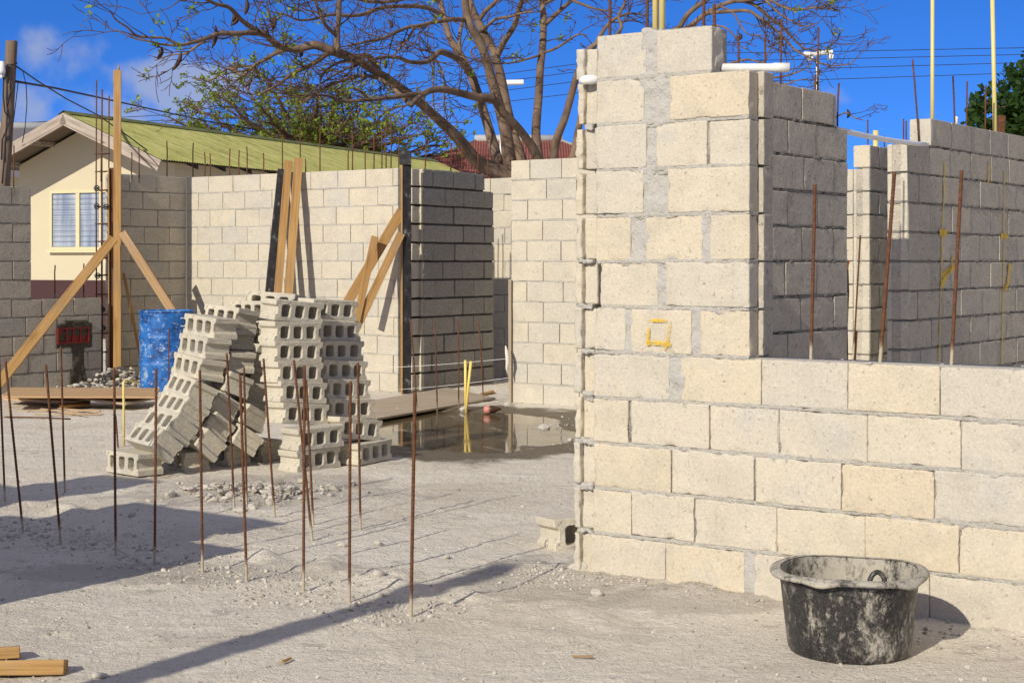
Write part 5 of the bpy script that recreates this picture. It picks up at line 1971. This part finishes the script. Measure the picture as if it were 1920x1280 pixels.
def twig(m, p, d, L, r0, level, tips, spread=1.0, up=0.05, flat=1.0, nch=(3, 6), rmin=0.004):
    """a crooked twig with side twigs; returns nothing, fills the mesh and the list of tips"""
    n = 7
    step = L / n
    pts, rad = [p.copy()], [r0]
    d = d / np.linalg.norm(d)
    curl = rvec() * 0.32
    dirs = [d]
    for i in range(n):
        d = d + curl * 0.55 + rvec() * 0.20 + np.array([0, 0, up])
        d[2] *= flat
        d = d / np.linalg.norm(d)
        if rng.random() < 0.25:
            curl = rvec() * 0.35
        p = p + d * step
        pts.append(p.copy())
        dirs.append(d)
        rad.append(max(rmin, r0 * (1 - 0.75 * (i + 1) / n)))
    m.tube(pts, rad, 4 if level > 0 else 5, cap=False)
    if level >= 3 or L < 0.16:
        tips.append((pts[-1], d))
        return
    for k in range(int(rng.integers(*nch))):
        i = int(rng.integers(2, n + 1))
        ax = rvec()
        dd = dirs[i] + spread * (ax - dirs[i] * np.dot(ax, dirs[i])) * rng.uniform(0.6, 1.2)
        twig(m, pts[i], dd, L * rng.uniform(0.36, 0.68), max(rmin, rad[i] * 0.72), level + 1, tips, spread, up, flat, nch, rmin)
    tips.append((pts[-1], d))


def leaf_tuft(m, p, d, n, size, sp):
    for k in range(n):
        a = rvec() * 0.9 + d * 0.3 + np.array([0, 0, 0.2])
        a /= np.linalg.norm(a)
        b2 = np.cross(a, rvec())
        b2 /= max(np.linalg.norm(b2), 1e-6)
        L = size * rng.uniform(0.6, 1.3)
        w_ = L * rng.uniform(0.25, 0.4)
        q = p + rvec() * sp * rng.random()
        m.add([q, q + a * L * .5 + b2 * w_, q + a * L, q + a * L * .5 - b2 * w_], [(0, 1, 2, 3)])


YT = 24.0
tree = empty('bare_tree', tuple(P(985, 400, YT) * np.array([1, 1, 0])), 'large nearly leafless spreading tree with several bare trunks and dark hanging pods', 'tree')
to = np.array(tree.location)
K = YT / F
stems = [   # photo-traced course of each trunk or limb: px, py, distance offset in metres; then radius in px along it
    ([(985, 345, 0), (943, 327, -.1), (894, 302, -.3), (861, 262, -.6), (824, 226, -.9), (785, 191, -1.3), (751, 166, -1.7), (720, 144, -2.0), (695, 129, -2.3), (664, 111, -2.6), (625, 98, -3.0)], [24, 20, 14, 12, 10.5, 9.5, 9, 8.5, 8, 7.5, 7]),
    ([(960, 345, .3), (938, 317, .3), (925, 273, .4), (915, 237, .5), (900, 188, .7), (882, 139, .9), (863, 103, 1.1), (843, 70, 1.3), (832, 31, 1.5), (826, 5, 1.7), (815, -45, 2)], [15, 13, 11.5, 10, 9.5, 9, 8, 7, 6.5, 6, 4]),
    ([(975, 345, 0), (956, 304, -.1), (949, 253, -.2), (941, 219, -.2), (930, 178, -.3), (920, 144, -.3), (912, 111, -.4), (897, 75, -.5), (882, 49, -.6), (874, 21, -.6), (869, -25, -.7), (860, -70, -.9)], [18, 15, 13, 11.5, 11, 10, 9.5, 9, 8.5, 8, 7, 5]),
    ([(990, 345, .4), (974, 286, .5), (964, 258, .5), (951, 206, .6), (941, 155, .6), (933, 121, .6), (925, 95, .7), (907, 62, .7), (889, 26, .8), (879, 0, .9), (862, -50, 1.2)], [13, 11, 11, 10, 10, 9.5, 9, 9, 8.5, 8, 6]),
    ([(1020, 345, -.3), (1003, 286, -.5), (985, 258, -.7), (969, 237, -.9), (946, 214, -1.1), (933, 196, -1.2), (924, 185, -1.3)], [12, 10, 9, 8.5, 8.5, 8.5, 8]),
    ([(1015, 345, .2), (1008, 286, .3), (1005, 245, .3), (1010, 180, .4), (1013, 129, .4), (1017, 90, .5), (1019, 44, .6), (1016, 0, .7), (1010, -60, .9)], [13, 11, 9.5, 8.5, 8, 7.5, 7, 6.5, 5]),
    ([(1030, 345, -.1), (1039, 286, -.2), (1045, 258, -.3), (1060, 219, -.4), (1075, 165, -.5), (1082, 140, -.6), (1095, 105, -.7), (1120, 82, -.8), (1170, 70, -1.0), (1230, 68, -1.2), (1275, 51, -1.4)], [11, 9.5, 8.5, 8, 7, 6, 5.5, 5, 5, 4.5, 4.5]),
    ([(1060, 345, .3), (1077, 284, .4), (1086, 235, .5), (1100, 180, .6), (1140, 130, .8), (1220, 90, 1.0), (1297, 47, 1.2)], [10, 8.5, 7, 6.5, 6, 5.5, 5]),
]
limbs = [
    ([(625, 98, -3.0), (592, 85, -3.1), (560, 92, -3.2), (532, 89, -3.3), (512, 78, -3.4), (499, 66, -3.5), (483, 61.5, -3.6), (444, 63.5, -3.9), (411, 63.5, -4.1), (385, 73, -4.3), (362, 80, -4.5), (335, 86, -4.7)], [7, 6.5, 5.6, 5.2, 5, 4.5, 4.2, 3.8, 3.4, 3, 2.6, 2.2]),
    ([(335, 86, -4.7), (311, 72, -4.8), (284, 71, -4.9), (256, 67, -5.0), (239, 52, -5.1), (217, 37, -5.2), (206, 20, -5.3)], [2.2, 1.9, 1.7, 1.6, 1.4, 1.1, .7]),
    ([(335, 86, -4.7), (305, 84, -4.8), (280, 78, -5.0), (250, 72, -5.1), (215, 55, -5.2)], [1.9, 1.5, 1.2, .9, .7]),
    ([(385, 76, -4.3), (362, 92, -4.2), (348, 101, -4.2), (325, 103, -4.1), (290, 114, -4.0)], [2.1, 1.7, 1.5, 1.1, .7]),
    ([(484, 60, -3.6), (455, 40, -3.8), (430, 15, -4.0), (405, 8, -4.2), (378, -5, -4.4)], [4.2, 3.4, 3, 2.6, 2]),
    ([(562, 90, -3.2), (525, 96, -3.0), (500, 110, -2.9), (478, 122, -2.8), (455, 141, -2.7), (430, 128, -2.6), (405, 145, -2.5), (390, 151, -2.5), (360, 147, -2.4)], [4.6, 3.6, 3, 2.6, 2.2, 1.8, 1.5, 1.2, .8]),
    ([(618, 97, -3.0), (590, 118, -3.2), (570, 128, -3.3), (545, 140, -3.5), (520, 160, -3.6), (480, 180, -3.8)], [4.5, 3.6, 3.2, 2.8, 2.2, 1.2]),
    ([(633, 98, -3), (632, 66, -3), (635, 30, -3.1), (637, -10, -3.2), (640, -50, -3.3)], [5, 4.3, 4, 3.4, 2.5]),
    ([(630, 66, -3), (610, 47, -3.2), (598, 20, -3.3), (588, -8, -3.4)], [3.4, 2.8, 2.4, 2]),
    ([(712, 138, -2.0), (698, 113, -2.2), (686, 105, -2.3), (664, 106, -2.4), (640, 96, -2.6), (615, 88, -2.9)], [6, 5, 4.6, 4, 3.4, 3]),
    ([(882, 139, .9), (866, 116, .5), (858, 111, .3), (840, 102, 0), (824, 98, -.3), (813, 108, -.5), (798, 117, -.8), (767, 116, -1.2), (746, 108, -1.5), (715, 108, -1.8), (692, 115, -2.0), (664, 124, -2.2), (630, 139, -2.5), (591, 165, -2.8)], [7, 6, 5.6, 5.4, 5, 4.4, 3.8, 3.4, 3, 2.6, 2.3, 2, 1.6, 1]),
    ([(813, 108, -.5), (813, 140, -.4), (812, 175, -.4), (813, 200, -.4)], [2.2, 1.8, 1.5, 1]),
    ([(815, 110, -.5), (826, 128, -.6), (833, 150, -.7), (832, 185, -.7), (838, 225, -.8)], [2.2, 1.8, 1.6, 1.4, .8]),
    ([(924, 185, -1.3), (894, 182, -1.5), (861, 174, -1.8), (831, 168, -2.1), (808, 170, -2.3), (785, 182, -2.5), (770, 198, -2.7)], [8, 6.8, 6, 5.4, 5, 4.6, 4]),
    ([(795, 176, -2.4), (770, 178, -2.6), (746, 181, -2.8), (695, 187, -3.1), (643, 190, -3.4), (612, 179, -3.6), (566, 178, -3.9)], [4, 3.8, 3.5, 3, 2.5, 2, 1]),
    ([(768, 196, -2.7), (740, 168, -2.4), (715, 150, -2.3), (690, 143, -2.3), (660, 146, -2.4), (620, 160, -2.6), (590, 176, -2.8), (560, 200, -3.0)], [3.5, 3.2, 3, 2.8, 2.5, 2.2, 1.8, 1]),
    ([(690, 187, -3.1), (675, 170, -3.2), (655, 166, -3.3), (635, 170, -3.4)], [2.4, 2, 1.6, 1]),
    ([(600, 165, -2.8), (604, 140, -2.8), (630, 120, -2.8), (660, 112, -2.7)], [1.4, 1.6, 2, 2.2]),
    ([(872, 38, -.6), (850, 37, -.9), (815, 42, -1.2), (790, 48, -1.5), (765, 52, -1.7), (740, 62, -2.0), (718, 72, -2.2), (690, 78, -2.4), (665, 84, -2.6), (640, 88, -2.8)], [4.4, 3.8, 3.4, 3.2, 3, 2.8, 2.4, 2, 1.6, 1]),
    ([(778, 52, -1.6), (760, 80, -1.7), (742, 100, -1.8), (732, 130, -1.9), (728, 150, -2)], [2.2, 2.0, 1.6, 1.2, .8]),
    ([(833, 31, 1.5), (800, 15, 1.2), (760, 12, .8), (720, 14, .4), (690, 24, 0), (660, 30, -.3), (620, 28, -.6), (590, 36, -.9), (560, 38, -1.2), (535, 28, -1.4), (505, 22, -1.6)], [4.5, 4, 3.8, 3.6, 3.4, 3, 2.6, 2.2, 1.8, 1.4, .9]),
    ([(826, 5, 1.7), (790, -8, 1.4), (740, 2, 1.1), (700, 4, .8), (650, -4, .5), (600, 2, .2), (560, -8, 0)], [4, 3.6, 3.2, 3, 2.6, 2, 1.4]),
    ([(863, 103, 1.1), (861, 75, 1.2), (866, 45, 1.3), (874, 15, 1.4)], [4, 3.6, 3.2, 2.6]),
    ([(933, 103, .6), (946, 77, .5), (964, 49, .4), (972, 21, .3), (979, -3, .2), (985, -40, .1)], [6, 5.4, 5, 4.6, 4.4, 3.5]),
    ([(895, 45, .8), (910, 22, .6), (925, 8, .5), (940, -12, .4)], [4.5, 4, 3.4, 2.6]),
    ([(900, 60, .7), (915, 48, .4), (930, 36, .2), (955, 32, .1), (975, 26, 0), (1000, 22, -.1)], [3.4, 3, 2.8, 2.4, 2, 1.4]),
    ([(1023, 46, .6), (1044, 26, .7), (1060, 12, .8), (1078, -4, .9)], [4.5, 4, 3.8, 3.2]),
    ([(1016, 100, .5), (1040, 92, .3), (1060, 80, .2), (1082, 66, .1), (1100, 66, 0)], [2.6, 2.4, 2, 1.6, 1]),
    ([(930, 118, .6), (905, 118, .4), (888, 108, .3), (884, 95, .3), (895, 85, .2)], [2.4, 2, 1.8, 1.5, 1]),
    ([(1012, 104, .4), (985, 112, .2), (960, 118, .1), (930, 120, 0), (905, 118, -.1)], [2.2, 1.8, 1.5, 1.2, .8]),
    ([(1275, 51, -1.4), (1290, 27, -1.5), (1315, 7, -1.6), (1340, -8, -1.7)], [4.4, 4.2, 3.8, 3]),
    ([(1297, 47, 1.2), (1325, 25, 1.2), (1360, 7, 1.2), (1390, 2, 1.2), (1415, 10, 1.2), (1435, 27, 1.2), (1465, 50, 1.2), (1490, 75, 1.2), (1510, 92, 1.2), (1540, 95, 1.2)], [4.6, 4.4, 4, 3.6, 3.2, 2.8, 2.4, 2, 1.5, .9]),
    ([(1325, 25, 1.2), (1365, 22, 1), (1402, 21, .8), (1422, 32, .7), (1452, 55, .6), (1475, 77, .5), (1490, 93, .4), (1515, 107, .3), (1550, 122, .2), (1588, 122, .1), (1604, 112, 0)], [3.6, 3.4, 3, 2.8, 2.5, 2.2, 1.9, 1.6, 1.3, 1, .7]),
    ([(1390, 2, 1.2), (1435, -2, 1), (1465, 12, .9), (1490, 19, .8), (1540, 14, .7), (1565, 21, .6), (1583, 15, .6)], [3, 2.8, 2.4, 2, 1.6, 1.2, .7]),
    ([(1435, 0, 1), (1460, 25, .8), (1485, 40, .7), (1510, 50, .6), (1535, 42, .5)], [2.2, 1.8, 1.5, 1.2, .7]),
    ([(1345, 10, 1.2), (1375, 25, .9), (1390, 50, .7), (1405, 65, .6), (1430, 66, .5), (1440, 58, .5)], [2, 1.8, 1.5, 1.2, 1, .7]),
    ([(1335, 48, .9), (1360, 52, .7), (1378, 70, .6), (1390, 88, .5), (1403, 92, .4)], [2, 1.7, 1.4, 1, .7]),
    ([(1360, 122, .5), (1400, 112, .3), (1430, 118, .2), (1440, 100, .2), (1453, 78, .1)], [2.2, 1.8, 1.4, 1.1, .7]),
    ([(1400, 146, .5), (1450, 146, .3), (1490, 138, .2), (1520, 122, .1)], [2.4, 2, 1.5, .8]),
    ([(1430, 150, .5), (1470, 158, .3), (1490, 152, .2), (1515, 148, .1)], [1.8, 1.5, 1.1, .7]),
    ([(1560, 225, 1), (1585, 212, .9), (1605, 222, .8), (1622, 226, .7)], [1.6, 1.3, 1, .7]),
    ([(1110, 95, -.7), (1130, 60, -.6), (1150, 38, -.5), (1180, 26, -.4), (1215, 30, -.3)], [4, 3.4, 2.6, 2, 1.2]),
    ([(1150, 74, -.9), (1165, 52, -.8), (1160, 30, -.7), (1172, 5, -.6), (1168, -20, -.5)], [3.4, 3, 2.6, 2.2, 1.8]),
    ([(1016, 10, .7), (1050, -5, .5), (1090, 8, .3), (1120, 18, .2), (1150, 22, .1)], [3.6, 3, 2.5, 1.8, 1.2]),
]


def to3(lst, rads):
    p = smooth_path([P(x, y, YT + d) for x, y, d in lst], 5)
    r = np.interp(np.linspace(0, 1, len(p)), np.linspace(0, 1, len(rads)), rads) * K * (0.9 if rads[0] > 8 else 1.12)
    return p, r


mt_, ml_ = MB(), MB()
paths = []
for lst, rd in stems:
    p, r = to3(lst, rd)
    r = r * (1 + 0.05 * np.array([vnoise(np.array([q]), 1.7, 4)[0] for q in p]))
    base = p[0].copy()
    base[2] = -0.2
    base[0] = to[0] + (base[0] - to[0]) * 0.5
    mt_.tube([base] + p, [r[0] * 1.25] + list(r), 10)
    paths.append((p, r, 0))
mt_.build('trunk', M_BARK, tree, origin=to)
for lst, rd in limbs:
    p, r = to3(lst, rd)
    ml_ = MB()
    ml_.tube(p, list(np.maximum(r, 0.006)), 7)
    ml_.build('branch', M_BARK, tree, origin=to)
    paths.append((p, r, 1))
tw, lf = MB(), MB()
tips = []
for p, r, kind in paths:
    L = sum(np.linalg.norm(b2 - a) for a, b2 in zip(p[:-1], p[1:]))
    n = int(L * (4.6 if kind else 1.0))
    for k in range(n):
        i = int(rng.integers(len(p) // 4 if kind else len(p) // 2, len(p)))
        if kind == 0 and p[i][2] < P(0, 150, YT)[2]:
            continue
        t = p[min(i + 1, len(p) - 1)] - p[max(i - 1, 0)]
        t /= np.linalg.norm(t)
        a = rvec() * np.array([1, 1, 0.8])
        d = t * 0.7 + (a - t * np.dot(a, t))
        twig(tw, p[i], d, rng.uniform(0.35, 1.0) * (1.0 if r[i] > .012 else .6), max(0.0055, min(0.011, r[i] * .55)), 1, tips, 1.0, 0.03, 0.93, (2, 5), 0.0042)
    tips.append((p[-1], p[-1] - p[-2]))
tw.build('twigs', M_TWIG, tree, origin=to)
for p, d in tips:
    px = CX + F * p[0] / p[1]
    if rng.random() < (0.075 if px < 560 else 0.012):
        leaf_tuft(lf, p, np.array([0, 0, 1.]), 12, 0.055, 0.09)
lf.build('leaves', M_LEAF, tree, smooth=False, origin=to)
for (px, py, L, tl, dy) in ((302, 88, 19, -.35, -4.8), (340, 97, 30, -.5, -4.3), (404, 48, 36, -.18, -4.1), (437, 24, 15, -.2, -3.8), (447, 30, 16, -.8, -3.7), (461, -4, 28, -.1, -3.6), (513, 26, 29, -.12, -3.4),
                            (471, 147, 15, -.9, -2.8), (503, 147, 20, -.1, -2.7), (651, 170, 17, -.1, -3.2), (717, 108, 20, .2, -1.8), (682, 135, 14, 0, -2), (560, 92, 14, .1, -3), (1588, 205, 18, .0, 1.0), (1385, 62, 14, .1, .7), (728, 36, 18, .2, -1)):
    m = MB()
    a = P(px, py, YT + dy)
    L_ = L * K
    pts = [a + np.array([tl * L_ * t + 0.03 * math.sin(3 * t), 0, -L_ * t]) for t in np.linspace(0, 1, 7)]
    m.tube(pts, [0.006, 0.018, 0.026, 0.027, 0.026, 0.02, 0.004], 6)
    o = m.build('seed_pod', M_POD, tree, origin=to)

# the leafy umbrella tree beyond the house
YG = 46.0
gt = empty('flame_tree', tuple(P(590, 400, YG) * np.array([1, 1, 0])), 'low spreading tree with fresh green leaf tufts beyond the mossy roof', 'tree')
go = np.array(gt.location)
mt_, tw, lf = MB(), MB(), MB()
fork = P(585, 290, YG)
mt_.tube([go - Zv * .2, go * .3 + fork * .7, fork], [.34, .28, .24], 10)
tips = []
for (px, py, dy) in ((318, 222, -2), (345, 190, 1), (395, 170, -1.5), (420, 200, 2), (450, 152, 1), (500, 148, -2), (545, 150, 2), (600, 155, -2.5), (640, 165, 1), (690, 185, -1), (735, 205, 2), (770, 232, -2),
                     (805, 248, 0), (842, 268, -1), (855, 285, 1.5), (480, 190, -3), (560, 190, 3), (660, 210, -3), (720, 245, -3), (360, 225, 3), (780, 275, 3)):
    e = P(px, py, YG + dy)
    mid = fork * 0.55 + e * 0.45 + np.array([0, 0, -0.12 * np.linalg.norm(e - fork) * .5])
    p = smooth_path([fork, fork * .8 + e * .2 - Zv * .05, mid, e], 7)
    p = [q + rvec() * 0.05 for q in p]
    r = np.linspace(.15, .02, len(p))
    mt_.tube(p, list(r), 7)
    for k in range(11):
        i = int(rng.integers(len(p) // 3, len(p)))
        t = p[min(i + 1, len(p) - 1)] - p[i - 1]
        t /= np.linalg.norm(t)
        twig(tw, p[i], t * .8 + rvec() * np.array([1, 1, .7]), rng.uniform(.6, 1.3), min(.028, r[i] * .6), 1, tips, 1.0, 0.06, .85, (3, 5), 0.008)
    tips.append((p[-1], Zv))
mt_.build('trunk', M_TWIG, gt, origin=go)
tw.build('twigs', M_TWIG, gt, origin=go)
for p, d in tips:
    if rng.random() < 0.36:
        leaf_tuft(lf, p, np.array([0, 0, 1.]), 9, 0.10, 0.10)
lf.build('leaves', M_LEAF, gt, smooth=False, origin=go)

# dense green tree at the right edge
YR = 30.0
rt = empty('leafy_tree', tuple(P(1975, 400, YR) * np.array([1, 1, 0])), 'dense dark green tree at the right edge behind the long wall', 'tree')
ro = np.array(rt.location)
mt_, lf = MB(), MB()
top = P(1965, 170, YR)
mt_.tube([ro - Zv * .2, ro * .5 + top * .5, top], [.2, .14, .05], 8)
cc = P(1965, 222, YR)
for k in range(420):
    v = rvec()
    rr = rng.random() ** 0.4
    q = cc + v * rr * np.array([1.42, 1.4, 1.12]) * (1 + 0.16 * vnoise(np.array([v]), 3.0, 8)[0])
    if rng.random() < .3:
        mt_.tube([cc + (q - cc) * .25 - Zv * .2, (cc + q) / 2, q], [.03, .018, .006], 5, cap=False)
    leaf_tuft(lf, q, v, 26, 0.15, 0.17)
mt_.build('trunk', M_TWIG, rt, origin=ro)
lf.build('crown', M_LEAF_D, rt, smooth=False, origin=ro)
